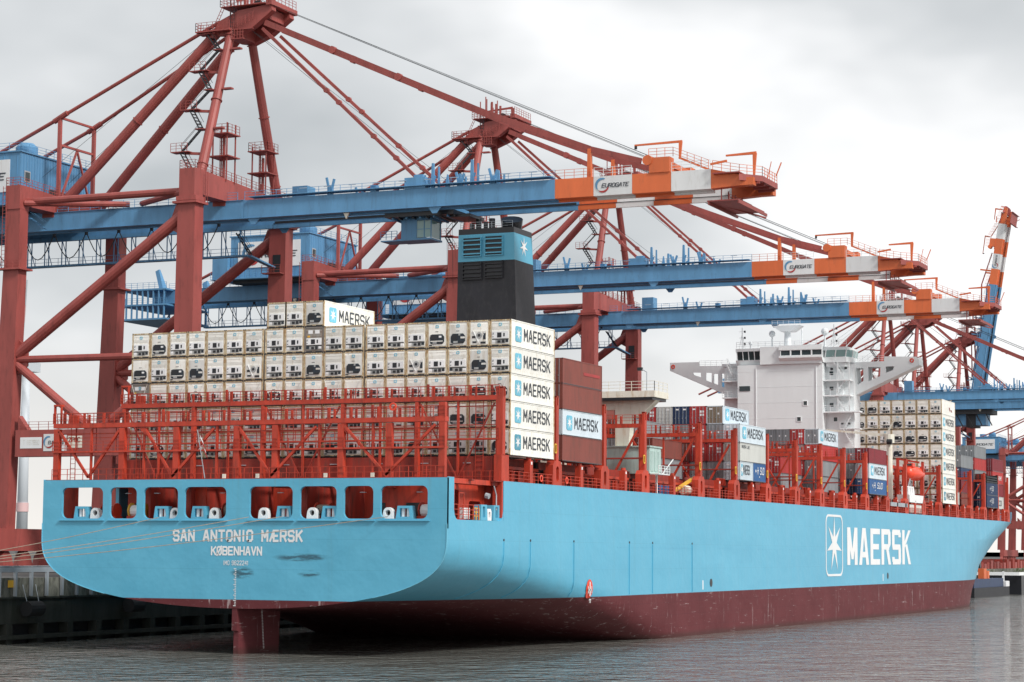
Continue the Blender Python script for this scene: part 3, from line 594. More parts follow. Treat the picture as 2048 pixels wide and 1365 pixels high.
# ------------------------------------------------------------------ lashing bridges
POST_Y = [48.0-.2, 40.2, 33.0, 26.3, 21.2, 14.0, 9.0-.3, 1.05]
def lashing(X, z0, zt, ztop, style, y_lo=0.5, y_hi=47.8, name='lashing_bridge', fine=False):
    root = MB(ship_red if fine else ship_red, ship_red_dark)
    root.box(X-.3, X+.55, y_lo, y_hi, zt-.48, zt)                       # the walkway beam
    root.box(X-.40, X+.6, y_lo+.1, y_hi-.1, (z0+zt)/2-.12, (z0+zt)/2+.05, ship_red_dark if not fine else ship_red)
    br = root.build(name, ship)
    wp = .34 if style == 0 else .2
    if style == 0:
        main = [47.5, 39.1, 32.3, 24.9, 20.3, 12.6, 7.1, 1.15]; thin = [43.1, 36.4, 27.4, 15.2, 9.0]
        veez = [(47.2, 43.3, 39.5), (36.1, 32.7, 27.7), (24.6, 20.7, 15.5), (12.2, 7.4, 1.9)]
    else:
        main = [47.4, 38.2, 29.2, 19.2, 10.2, .7]; thin = [42.8, 33.7, 24.2, 14.7, 5.4]
        veez = [(38.6, 42.8, 47.0), (19.6, 24.2, 28.8), (1.1, 5.4, 9.8)]
    for y in main: MB(ship_red).box(X-.28, X+.28, y-wp, y+wp, z0, zt-.56 if y > 1.5 else ztop).build('post', br)
    for y in thin: MB(ship_red).box(X-.12, X+.12, y-.11, y+.11, z0, zt-.56).build('thin_post', br)
    for a, m0, b in veez:
        for u in (a, b): MB(ship_red if style == 0 or not fine else ship_red_dark).bar((X-.15, u, zt-.8), (X-.15, m0, z0+.25), *((.26, .26) if style == 0 or not fine else (.16, .16))).build('brace', br)
    if style == 0:
        for a in (12.0, 24.4, 36.0): MB(ship_red).prism([(a, zt-.56), (a+1.0, zt-.56), (a, zt-1.5)], 'x', X-.2, X+.2).build('gusset', br)
    st = MB(ship_red, ship_red_dark)
    y = y_hi-1.3; k = 0
    while y > y_lo+.4:
        hh = 1.2 if k % 5 else 1.4
        st.box(X-.1, X+.1, y-.12, y+.12, zt, zt+hh*.95, ship_red if (k*7) % 3 else ship_red_dark); st.box(X-.1, X+.1, y-.75, y-.55, zt, zt+hh*.8, ship_red if k % 2 else ship_red_dark); y -= 2.5; k += 1
    st.build('lashing_stanchions', br, kind='stuff')
    r = MB(ship_red); r.rail((X-.35, y_lo, zt), (X-.35, y_hi, zt), 1.1, 1.3, .03, bars=3)
    if fine:
        r.rail((X-.35, y_lo, z0), (X-.35, y_hi, z0), 1.15, 1.0, .03, bars=2); r.rail((X-.35, y_lo, (z0+zt)/2), (X-.35, y_hi, (z0+zt)/2), 1.1, 1.6, .03, bars=3); r.bar((X+.3, y_lo, zt-1.1), (X+.3, y_hi, zt-1.1), .12); r.bar((X+.3, y_lo, (z0+zt)/2+1.5), (X+.3, y_hi, (z0+zt)/2+1.5), .08); r.rail((X+.4, y_lo, zt), (X+.4, y_hi, zt), 1.1, 1.9, .03, ship_red_dark, bars=2)
        for k_ in range(18): r.bar((X+.35, y_lo+1.2+k_*2.55, (z0+zt)/2), (X+.35, y_lo+1.2+k_*2.55, zt-.5), .07, mat=ship_red_dark)
        r.ladder((X+.2, 45.6, z0), (X+.2, 45.6, zt), .6); r.ladder((X+.2, 3.0, z0), (X+.2, 3.0, zt), .9); r.ladder((X+.4, 26, z0), (X+.4, 26, zt-2), .7)
    r.build('railing', br)
    m_ = MB(ship_red); m_.box(X-.35, X+.35, y_hi-.9, y_hi, zt+1.9, zt+2.1); m_.box(X-.3, X, y_hi-.15, y_hi, zt, zt+2.0); m_.box(X-.3, X, y_hi-.95, y_hi-.85, zt, zt+2.0); m_.box(X-.2, X+.2, y_hi-3, y_hi-1.9, zt, zt+.9); m_.build('end_frame', br)
    if not fine:
        m_ = MB(galv)
        for y in (8.5, 16, 30, 40): m_.box(X-.5, X-.42, y-.5, y+.5, zt-1.3, zt-1.22)
        m_.build('strip_lights', br)
    return br
lashing(-14.2, 18.06, 24.15, 25.6, 0, y_lo=.75, y_hi=47.9, fine=True)
lashing(-1.5, 18.0, 27.15, 28.1, 1, fine=True)
BR = [13.3, 28.0, 41.9, 63.4, 78.8, 93.8, 108.9, 122.8, 136.9, 151.2, 165.6, 179.9, 193.6, 208.0, 223.0, 237.0, 251.0, 265.3]
for X in BR:
    if X in (179.9, 193.6): continue
    w_ = halfb(X, 18)/CY
    lashing(X, 18.1, 26.6, 27.8, 1, y_lo=.4+CY*(1-w_), y_hi=47.8-CY*(1-w_))
# towers on the deck edge at each bridge, with their slotted feet
for i, X in enumerate([-1.5]+BR+[280.0]):
    y0 = CY-halfb(X, 18)
    m_ = MB(ship_red)
    if i == 0: m_.box(X-.5, X+1.4, y0+.1, y0+1.0, 18.08, 20.85)
    else: m_.plate([(X-1.2, 18.08), (X+1.4, 18.08), (X+1.4, 20.3), (X+.9, 20.8), (X-.7, 20.8), (X-1.2, 20.3)], [rrect(X-.25, X+.5, 18.5, 20.2, .35)], 'y', y0+.1, y0+1.0)
    m_.box(X-.32, X+.42, y0+.1, y0+.75, 20.8, 27.0); m_.box(X-.32, X-.1, y0+.1, y0+.5, 27.0, 28.0); m_.box(X+.2, X+.42, y0+.1, y0+.5, 27.0, 28.0); m_.box(X-.32, X+.42, y0+.1, y0+.5, 27.9, 28.05)
    m_.build('deck_tower', ship)
    if 0 < i < 12 and i not in (2,): MB(yellow_paint).plate(rrect(X-.9, X-.3, 21.6, 22.7, .2, 2), [rrect(X-.8, X-.4, 21.75, 22.55, .1, 2)], 'y', y0+.0, y0+.08).build('yellow_hoop', ship)
BRX = [-1.5]+BR+[280.0]
for a, b in zip(BRX, BRX[1:]):
    c = (a+b)/2+.1; y0 = CY-halfb(c, 18)
    m_ = MB(ship_red, logo_white); m_.box(c-.4, c+.4, y0+.1, y0+.8, 18.08, 20.55); m_.tube((c, y0+.45, 20.55), (c, y0+.45, 20.85), .3, 8); m_.box(c-.15, c+.15, y0+.06, y0+.12, 20.1, 20.4, logo_white); m_.build('short_post', ship)
    m_ = MB(ship_red); ya, yb = CY-halfb(a, 18)+.15, CY-halfb(b, 18)+.15
    m_.rail((a+1.5, ya, 18.1), (b-1.3, yb, 18.1), 1.1, 1.25, .035); m_.build('deck_railing', ship)
    m_ = MB(ship_red, ship_red_dark); y1 = y0+2.3
    m_.box(a+1.6, b-1.3, y1, y1+.15, 18.08, 19.5, ship_red_dark); m_.box(a+1.6, b-1.3, y1-.5, y1+.1, 19.52, 19.85); m_.box(a+1.0, b-1.0, y1+.5, y1+.7, 19.85, 20.75, ship_red_dark)
    k = a+2.2
    while k < b-2: m_.box(k, k+.22, y1-.35, y1-.01, 18.09, 19.5); k += 2.1
    m_.build('hatch_coaming', ship)
for i, X in enumerate((78, 92, 107, 121, 135.5)):
    m_ = MB(ship_red)
    for k in range(5): m_.bar((X+k*.7-4, 1.2, 20.0), (X+k*.7-4.4, 1.2, 20.9), .3, .1)
    m_.build('vent_slats', ship)
m_ = MB(dark); m_.box(-1.0, 13, 2.9, 47.5, 18.2, 20.7); m_.box(14, 27.5, 2.9, 47.5, 18.2, 20.7); m_.build('hatch_cover', ship)
m_ = MB(ship_red_dark); m_.box(-1.2, -1.0, 1.5, 47.3, 18.08, 20.75, ship_red_dark); m_.box(28, 282, 4, 44, 18.1, 20.4) ; m_.build('hatch_end', ship)
for y in (4, 9, 14.5, 20, 26, 31.5, 37): MB(galv).box(-1.32, -1.25, y, y+.9, 20.0, 20.08).build('strip_light', ship)
for y in (8.6, 14.0, 22, 26.0): MB(cream_paint).box(XT+.7, XT+.9, y, y+.35, 18.1, 18.55).build('deck_box', ship)
m_ = MB(logo_white); n = 14
m_.plate([(6.5+.0+.42*math.cos(2*PI*i/n), 25.2+.42*math.sin(2*PI*i/n)) for i in range(n)], [[(6.5+.25*math.cos(2*PI*i/n), 25.2+.25*math.sin(2*PI*i/n)) for i in range(n)]], 'x', -14.8, -14.7, lifeboat_orange); m_.build('lifebuoy', ship)
for X in (8.6, 16.0): 
    m_ = MB(lifeboat_orange); m_.plate([(X+.4*math.cos(2*PI*i/n), 18.7+.4*math.sin(2*PI*i/n)) for i in range(n)], [[(X+.24*math.cos(2*PI*i/n), 18.7+.24*math.sin(2*PI*i/n)) for i in range(n)]], 'y', .0, .08); m_.build('lifebuoy', ship)
# flag staff with a limp red flag at the stern
t = thing('ensign', 'limp red flag with white cross hanging in the stern framework', 'flag', (-14.9, 28.3, 18.1))
MB(galv).bar((-15.0, 28.3, 18.1), (-15.2, 29.2, 23.2), .07).build('flag_staff', t)
m_ = MB(box_red, logo_white)
for k in range(6): m_.add([(-15.1-.08*(k % 2), 28.9-.12*k, 22.6-.35*k), (-15.1-.08*((k+1) % 2), 28.78-.12*k, 22.25-.35*k), (-15.25, 28.35-.1*k, 21.6-.3*k), (-15.2, 28.5-.1*k, 22.0-.3*k)], [(0, 1, 2, 3)], box_red if k % 3 else logo_white)
m_.build('flag_cloth', t)

# ------------------------------------------------------------------ funnel and casing
fx0, fx1, fy0, fy1 = 43.6, 49.5, 18.85, 26.7
def fun(m_, z0, z1, mat, inset=0.0):
    def sh(z): k = (52.4-z)/12*.55; return (fx0-k*.2, fx1+k*.6, fy0-k*.9, fy1+k*.2)
    a = sh(z0); b = sh(z1)
    m_.add([(a[0], a[2], z0), (a[1], a[2], z0), (a[1], a[3], z0), (a[0], a[3], z0), (b[0], b[2], z1), (b[1], b[2], z1), (b[1], b[3], z1), (b[0], b[3], z1)], [(0,3,2,1),(4,5,6,7),(0,1,5,4),(1,2,6,5),(2,3,7,6),(3,0,4,7)], mat)
fm = MB(funnel_black); fun(fm, 20, 48.2, funnel_black); funnel = fm.build('funnel', ship)
fm = MB(ship_blue); fun(fm, 48.201, 51.75, ship_blue); fm.build('blue_band', funnel)
fm = MB(black_steel); fun(fm, 51.751, 52.5, black_steel); fm.build('funnel_rim', funnel)
for (ya, yb, za, zb, m0) in ((25.9, 23.45, 48.9, 51.25, ship_blue), (22.75, 20.4, 48.95, 51.35, ship_blue), (25.9, 23.4, 45.9, 48.0, funnel_black), (22.7, 20.4, 46.0, 48.0, funnel_black)):
    m_ = MB(dark); m_.box(fx0-.12, fx0-.02, yb, ya, za, zb, black_steel); m_.build('louvre_recess', funnel)
    for k in range(4): z = za+.15+k*(zb-za)/4; MB(m0).bar((fx0-.28, ya, z+.12), (fx0-.28, yb, z+.12), .28, .16).build('louvre_slat', funnel)
    m_ = MB(m0); m_.plate([(ya+.12, za-.12), (yb-.12, za-.12), (yb-.12, zb+.12), (ya+.12, zb+.12)], [[(ya, za), (yb, za), (yb, zb), (ya, zb)]], 'x', fx0-.3, fx0-.05); m_.build('louvre_frame', funnel)
m_ = MB(logo_white); star7(m_, (46.6, 18.75, 50.2), EXS, EZ, 1.35, logo_white, off=.06, inner=.3); m_.build('funnel_star', funnel)
for (y, h, r) in ((24.9, 54.2, .38), (23.9, 53.7, .3), (23.0, 54.1, .42), (25.9, 53.6, .3)): MB(black_steel).tube((46, y, 52.4), (46, y, h), r, 10).build('exhaust_pipe', funnel)
m_ = MB(black_steel); m_.tube((47, 20.6, 52.3), (46.3, 20.3, 53.9), 1.25, 14, r2=1.45); m_.build('exhaust_pipe', funnel)
m_ = MB(galv); m_.rail((44, 19.2, 52.5), (44, 26.6, 52.5), .9, 1.4, .02); m_.build('rim_railing', funnel)
cs = MB(cream_paint); cs.box(52, 60, 18, 30, 18.1, 24); casing = cs.build('engine_casing', ship)
m_ = MB(cream_paint); m_.box(43.8, 49.0, -.4, 19, 30.05, 30.85); m_.build('wing_platform', casing)
m_ = MB(black_steel); m_.box(43.82, 48.9, -.1, 19, 29.7, 30.04); m_.build('platform_underside', casing)
m_ = MB(cream_paint); m_.prism([(5.3, 18.1), (5.3, 29.7), (-.2, 29.7), (1.7, 27.9), (3.2, 27.6), (3.7, 22), (3.9, 18.1)], 'x', 45.0, 46.4)
m_.plate([(5.31, 28.6), (13.9, 28.6), (13.9, 29.69), (5.31, 29.69)], [rrect(5.4, 5.5, 28.7, 28.8, .02, 1)], 'x', 45.0, 46.4); m_.box(45, 46.4, 14, 15.5, 18.1, 29.69); m_.build('platform_support', casing)
m_ = MB(cream_paint); m_.rail((44, -.3, 30.85), (44, 18, 30.85), 1.2, 1.5, .035); m_.rail((44, -.3, 30.85), (48.8, -.3, 30.85), 1.2, 1.2, .035); m_.build('platform_railing', casing)
m_ = MB(galv, dark); m_.path([(44.2, .8, 30.9), (44.2, .8, 33.2), (44.2, 1.5, 33.6)], .06); m_.box(44, 44.5, 1.4, 2.0, 33.4, 33.8, dark); m_.build('floodlight', casing)
cb_ = MB(teal_paint); cb_.box(43.5, 47.6, .15, 6.3, 20.5, 23.75)
cabin = cb_.build('deck_cabin', ship)
for xx in (43.9, 45.2, 46.5): MB(teal_paint).box(xx, xx+1.0, .08, .14, 20.8, 23.3).build('cabin_panel', cabin)
m_ = MB(teal_paint); m_.box(43.3, 47.8, .02, 6.4, 23.76, 23.95); m_.build('cabin_roof', cabin)
m_ = MB(white_paint); m_.bar((46.2, .2, 18.1), (46.2, .2, 20.4), .22); m_.bar((46.2, -.5, 20.4), (48.2, -1.3, 22.4), .1); m_.box(43.6, 47.8, -1.0, .1, 20.38, 20.48); m_.rail((43.6, -1.0, 20.48), (47.8, -1.0, 20.48), 1.0, 1.0, .03); m_.build('cabin_platform', cabin)
m_ = MB(yellow_paint, cream_paint); m_.bar((55, 1.0, 18.6), (64, 1.4, 20.6), .5, .25, yellow_paint); m_.bar((64, 1.4, 20.6), (67.5, 1.4, 20.4), .5, .25, yellow_paint); m_.build('gangway_ramp', ship)
m_ = MB(cream_paint); m_.tube((58.6, 1.0, 18.9), (60.6, 1.0, 18.9), .6, 12); m_.build('liferaft_canister', ship)
for xx in (49.6, 52.0): MB(box_blue).tube((xx, 1.1, 18.1), (xx, 1.1, 19.2), .5, 10).build('blue_drum', ship)

# ------------------------------------------------------------------ deckhouse with the bridge
dh = MB(white_paint); dh.box(186.0, 193, 17.4, 34.1, 18.1, 46.5); dh.box(188.6, 193, 12.0, 17.39, 18.1, 46.5); dh.box(188.6, 193, 34.11, 37.6, 18.1, 46.5)
dh.box(185.6, 194, 17.5, 29.5, 46.51, 49.9) ; dh.box(186.4, 194, 29.51, 34.6, 49.2, 49.75)
dh.box(187, 194, 12.8, 17.49, 49.0, 49.6); dh.box(188.4, 194, 12.9, 38, 46.52, 47.1)
house = dh.build('deckhouse', ship)
for z_ in (21.0, 24, 27, 30, 33, 36.2, 39.2, 42.2, 45.2): MB(white_paint).box(185.975, 185.999, 17.4, 34.1, z_, z_+.05).build('deck_seam', house)
for y_, za, zb in ((30.4, 20, 46), (18.6, 30, 46)): MB(white_paint).tube((185.9, y_, za), (185.9, y_, zb), .07, 6).build('down_pipe', house)
m_ = MB(white_paint); m_.prism([(186.4, 47.5), (187.2, 46.6), (193.8, 46.6), (193.8, 47.5)], 'y', 29.5, 34.6); m_.prism([(184.9, 47.6), (186.0, 46.7), (187.5, 46.7), (187.5, 47.6)], 'y', 17.2, 25.6); m_.box(184.9, 185.59, 17.2, 25.6, 47.6, 48.0); m_.box(184.9, 185.59, 17.2, 25.6, 49.1, 49.95); m_.build('bridge_front', house)
for k in range(4): 
    ya = 25.3-k*2.05; f_ = MB(white_paint).plate([(ya+.05, 47.95), (ya-2.0, 47.95), (ya-2.0, 49.1), (ya+.05, 49.1)], [[(ya-.08, 48.05), (ya-1.88, 48.05), (ya-1.88, 49.0), (ya-.08, 49.0)]], 'x', 184.95, 185.1).build('window_frame', house)
    MB(glass).box(185.1, 185.15, ya-1.95, ya, 47.98, 49.08).build('window_pane', house)
for k in range(4):
    ya = 34.3-k*1.15; MB(glass).add([(186.9, ya, 47.55), (186.9, ya-1.0, 47.55), (186.45, ya-1.0, 49.15), (186.45, ya, 49.15)], [(0, 1, 2, 3)]).build('window_pane', house)
    MB(white_paint).bar((186.85, ya+.07, 47.5), (186.4, ya+.07, 49.2), .12, .1).build('mullion', house)
cw = MB(white_paint); cw.prism([(187.0, 13.0), (189.0, 12.2), (193.5, 12.4), (193.5, 17.2), (187.0, 17.2)], 'z', 46.7, 47.7); cw.prism([(187.4, 13.4), (189.2, 12.8), (193, 12.8), (193, 17), (187.4, 17)], 'z', 45.9, 46.69); corner = cw.build('bridge_corner', house)
pts_ = [(187.0, 17.1), (187.0, 15.2), (187.1, 13.2), (189.0, 12.4), (191.2, 12.45), (193.4, 12.5)]
for a, b in zip(pts_, pts_[1:]):
    ox = -.35; A0 = Vector((a[0], a[1], 47.72)); B0 = Vector((b[0], b[1], 47.72)); A1 = Vector((a[0]-.3, a[1]-.25, 49.0)); B1 = Vector((b[0]-.3, b[1]-.25, 49.0))
    MB(cab_glass).add([A0.lerp(B0, .06), A0.lerp(B0, .94), A1.lerp(B1, .94), A1.lerp(B1, .06)], [(0, 1, 2, 3)]).build('window_pane', corner)
    MB(white_paint).bar(A0, A1, .16).build('mullion', corner)
for (yy, za, zc) in ((33.7, 41.55, 42.5),): MB(glass).box(185.9, 186.02, 31.6, yy, za, zc).build('aft_window', house)
for (y, z) in ((20.75, 39.0), (22.0, 36.0), (15.6, 36.0)):
    X_ = 186.0 if y > 17.4 else 188.6
    MB(glass).box(X_-.04, X_+.02, y-.35, y+.35, z-.38, z+.38).build('aft_window', house); MB(white_paint).plate([(y-.45, z-.48), (y+.45, z-.48), (y+.45, z+.48), (y-.45, z+.48)], [[(y-.35, z-.38), (y+.35, z-.38), (y+.35, z+.38), (y-.35, z+.38)]], 'x', X_-.1, X_).build('window_frame', house)
for z in (43.4, 40.5, 37.4):
    m_ = MB(white_paint); m_.box(186.4, 188.6, 12.2 if z > 38 else 10.4, 17.38, z-.25, z); m_.rail((186.5, 12.3, z), (186.5, 17.3, z), 1.1, 1.0, .035); m_.box(188.4, 188.59, 14.0, 15.2, z+.05, z+2.0) ; m_.build('balcony', house)
    m_ = MB(glass); m_.box(188.5, 188.57, 16.0, 16.7, z+1.0, z+1.7); m_.build('door_window', house)
for z in (43.7, 40.5):
    m_ = MB(white_paint); m_.box(186.6, 188.6, 34.2, 37.4, z-.25, z); m_.rail((186.7, 34.2, z), (186.7, 37.4, z), 1.1, 1.0, .035); m_.build('balcony', house)
m_ = MB(white_paint); m_.box(186.8, 188.59, 10.5, 14.3, 34.0, 34.2); m_.rail((186.8, 10.6, 34.2), (186.8, 14.3, 34.2), 1.1, 1.0, .035); m_.build('balcony', house)
m_ = MB(white_paint)
for (za, zb, a, b) in ((37.4, 40.5, 13.2, 15.2), (40.5, 43.4, 15.2, 13.2), (43.4, 47.0, 13.4, 15.6), (34.2, 37.3, 13.4, 11.8), (30.5, 34.0, 11.8, 13.6)): m_.stair((187.2, a, za), (187.2, b, zb), .8)
for y in (12.4, 14.6): m_.bar((186.6, y, 37.4), (186.6, y, 46.8), .14)
m_.stair((187.2, 35.0, 43.7), (187.2, 36.6, 47.0), .7); m_.build('outside_stairs', house)
m_ = MB(dark)
for y, z in ((13.9, 35.0), (12.6, 35.0), (15.9, 45.4), (13.2, 45.5)): m_.box(186.9, 187.4, y-.2, y+.2, z-.15, z+.25)
m_.build('lamps', house)
# wings: deep perforated girders out to each side
wr = MB(white_paint)
wr.plate([(13.0, 46.9), (6.6, 46.9), (6.5, 47.8), (.6, 47.6), (-.05, 47.1), (-.05, 46.0), (12.9, 40.3)], [[(12.0, 45.7), (10.6, 45.7), (10.6, 43.3), (11.75, 42.5)], [(9.7, 45.9), (7.3, 45.8), (7.4, 44.1), (9.7, 43.15)], [(6.3, 45.9), (4.7, 45.9), (4.9, 45.2), (6.3, 44.7)]], 'x', 190.2, 190.6)
wr.plate([(13.0, 46.9), (6.6, 46.9), (6.5, 47.8), (.6, 47.6), (-.05, 47.1), (-.05, 46.0), (12.9, 40.3)], [[(12.0, 45.7), (10.6, 45.7), (10.6, 43.3), (11.75, 42.5)], [(9.7, 45.9), (7.3, 45.8), (7.4, 44.1), (9.7, 43.15)]], 'x', 193.0, 193.4)
wr.bar((191.8, -.05, 46.05), (191.8, 12.9, 40.3), 3.0, .15); wr.box(190.6, 193.0, 0, 13, 46.7, 46.89); wr.box(190.6, 193, -.05, .1, 46, 47.5); wr.build('bridge_wing', house)
wl_ = MB(white_paint)
wl_.plate([(35.0, 46.9), (43.2, 47.0), (43.3, 47.8), (49.3, 47.8), (49.3, 46.3), (37.6, 41.2), (35, 41.2)], [[(44.6, 45.8), (42.9, 45.7), (42.9, 44.8), (44.4, 45.3)], [(41.9, 45.7), (40.7, 45.6), (40.7, 43.7), (41.9, 44.2)], [(40.3, 45.4), (39.4, 45.4), (39.4, 43.2), (40.3, 43.6)], [(38.7, 45.4), (37.8, 45.4), (37.8, 42.6), (38.7, 42.9)]], 'x', 190.2, 190.6)
wl_.bar((191.8, 49.3, 46.3), (191.8, 37.6, 41.2), 3.0, .15); wl_.box(190.6, 193, 37, 49.3, 46.7, 46.89); wl_.build('bridge_wing', house)
m_ = MB(white_paint); m_.rail((190.3, 6.6, 46.9), (190.3, 12.8, 46.9), 1.1, 1.0, .03); m_.rail((190.3, 37.5, 46.9), (190.3, 43.2, 46.9), 1.1, 1.0, .03); m_.rail((186.6, 12.9, 49.75), (186.6, 34.5, 49.9), 1.1, 1.4, .03); m_.build('top_railing', house)
for y, z in ((1.3, 47.1), (48.6, 47.2)):
    m_ = MB(lifeboat_orange); m_.plate([(y+.42*math.cos(2*PI*i/n), z-.2+.42*math.sin(2*PI*i/n)) for i in range(n)], [[(y+.22*math.cos(2*PI*i/n), z-.2+.22*math.sin(2*PI*i/n)) for i in range(n)]], 'x', 190.05, 190.15); m_.build('lifebuoy', house)
def dome(x, y, z0, z1, r):
    m_ = MB(white_paint); m_.tube((x, y, z0), (x, y, z1-r), .16, 8)
    for k in range(6):
        a0 = -PI/2+PI*k/6; a1 = a0+PI/6; m_.tube((x, y, z1+r*math.sin(a0)), (x, y, z1+r*math.sin(a1)), max(.02, r*math.cos(a0)), 12, r2=max(.02, r*math.cos(a1)), cap=False)
    m_.build('radar_dome', house)
dome(192, 18.5, 49.9, 53.1, .75); dome(192, 29.0, 49.9, 53.0, .65); dome(192, 36.0, 47.0, 49.6, .3); dome(189, 32.4, 49.8, 51.0, .4)
m_ = MB(white_paint); m_.tube((192, 25.9, 49.9), (192, 25.9, 53.4), .75, 12, r2=.6); m_.prism([(28.6, 54.4), (23.0, 54.4), (24.6, 53.3), (27.0, 53.3)], 'x', 190.6, 193.4); m_.rail((190.6, 23.0, 54.4), (190.6, 28.6, 54.4), 1.0, 1.0, .03); m_.bar((192, 23.1, 49.9), (192, 23.1, 53.9), .22); m_.build('radar_mast', house)
for y in (34.4, 16.2):
    m_ = MB(white_paint, dark); m_.bar((190, y, 49.7), (190, y, 54.2), .16)
    for s_ in (-.7, .7): m_.bar((190, y+s_, 49.7), (190, y, 53.0), .08)
    for z in (51, 52.2, 53.4): m_.bar((190, y-.6, z), (190, y+.6, z), .08); m_.box(189.8, 190.2, y-.65, y-.4, z-.2, z+.2, dark)
    m_.build('signal_mast', house)
# provision crane
pc = MB(cream_paint); pc.tube((181.5, 3.6, 20), (181.5, 3.6, 31.6), .55, 12); pcr = pc.build('provision_crane', ship)
m_ = MB(cream_paint); m_.tube((181.5, 3.6, 31.0), (181.5, 3.6, 32.6), .95, 12); m_.bar((181.5, 3.6, 32.4), (181.5, 15.5, 33.6), .4, .55, w2=.3, h2=.3); m_.bar((181.5, 3.6, 34.6), (181.5, 10, 33.3), .1); m_.build('jib', pcr)
m_ = MB(dark, cream_paint); m_.tube((180.5, 2.9, 31.2), (180.5, 3.8, 31.2), .5, 10, dark); m_.bar((180.7, 3.6, 33.2), (180.6, 2.4, 35.3), .25, mat=cream_paint); m_.build('crane_winch', pcr)

# ================================================================== LIFEBOAT, RESCUE BOAT, PERSON, ROPES
lb = thing('lifeboat', 'enclosed orange lifeboat hanging above the starboard deck beside the deckhouse', 'lifeboat', (192.3, 1.6, 24.6))
m_ = MB(lifeboat_orange); secs = []
for i in range(11):
    t_ = i/10; x = 187.2+10.4*t_; w_ = 1.55*math.sin(PI*min(1, max(0, .08+t_*.84)))**.5; secs.append((x, w_))
vs = []; prof = [(0, -1), (.7, -.8), (1, -.1), (1, .25), (.75, .9), (.3, 1.25), (-.3, 1.25), (-.75, .9), (-1, .25), (-1, -.1), (-.7, -.8)]
for x, w_ in secs: vs += [(x, 1.6+w_*a, 25.6+b*(.55+.45*w_/1.55)*1.15) for a, b in prof]
k = len(prof); fs = [(i*k+j, (i+1)*k+j, (i+1)*k+(j+1) % k, i*k+(j+1) % k) for i in range(10) for j in range(k)] + [tuple(range(k)), tuple(range(10*k+k-1, 10*k-1, -1))]
m_.add(vs, fs); m_.build('boat_hull', lb, smooth=True)
m_ = MB(lifeboat_orange, glass); m_.box(188.3, 190.2, .9, 2.3, 26.9, 27.6); m_.box(188.25, 188.3, 1.1, 2.1, 27.1, 27.5, glass); m_.build('conning_tower', lb)
m_ = MB(ship_red)
for x in (188.6, 195.8): m_.bar((x, 3.8, 18.1), (x, 3.8, 28.6), .5); m_.bar((x, 3.8, 28.4), (x, 1.4, 28.0), .35)
m_.build('lifeboat_davits', ship)
m_ = MB(ship_red); m_.box(184, 201, 4.5, 8, 23.0, 23.4); m_.box(184, 201, .3, 9, 19.9, 20.1); m_.rail((184, .4, 20.1), (201, .4, 20.1), 1.1, 1.4, .03)
for x in (184.4, 190, 196, 200): m_.bar((x, 4.6, 18.1), (x, 4.6, 27.2), .4)
m_.box(181, 201, 4.4, 4.9, 26.6, 27.2); m_.build('boat_deck', ship)
rb = thing('rescue_boat', 'white covered rescue boat on the starboard deck below the lifeboat', 'boat', (187.6, 1.0, 20.1))
m_ = MB(logo_white); m_.prism([(182.2, 20.2), (192.8, 20.2), (193.3, 21.6), (181.9, 21.6)], 'y', .1, 2.4); m_.build('boat_hull', rb)
m_ = MB(logo_white); 
for x in (183.5, 185.2, 186.9): m_.prism([(x, 21.62), (x+1.4, 21.62), (x+.7, 23.2), (x-.4, 23.0)], 'y', .6, 1.9)
m_.build('canopy', rb)
m_ = MB(galv); m_.bar((183.2, 1.0, 21.6), (186.5, 1.0, 24.6), .14); m_.bar((186.5, 1.0, 24.6), (187.3, 1.0, 21.6), .14); m_.build('boat_crane', rb)
MB(panel_grey).box(183.0, 193.4, .3, .4, 18.3, 19.8).build('gangway_rack', ship)
MB(galv).box(168, 180.5, .1, 1.0, 19.2, 19.9).build('accommodation_ladder', ship)

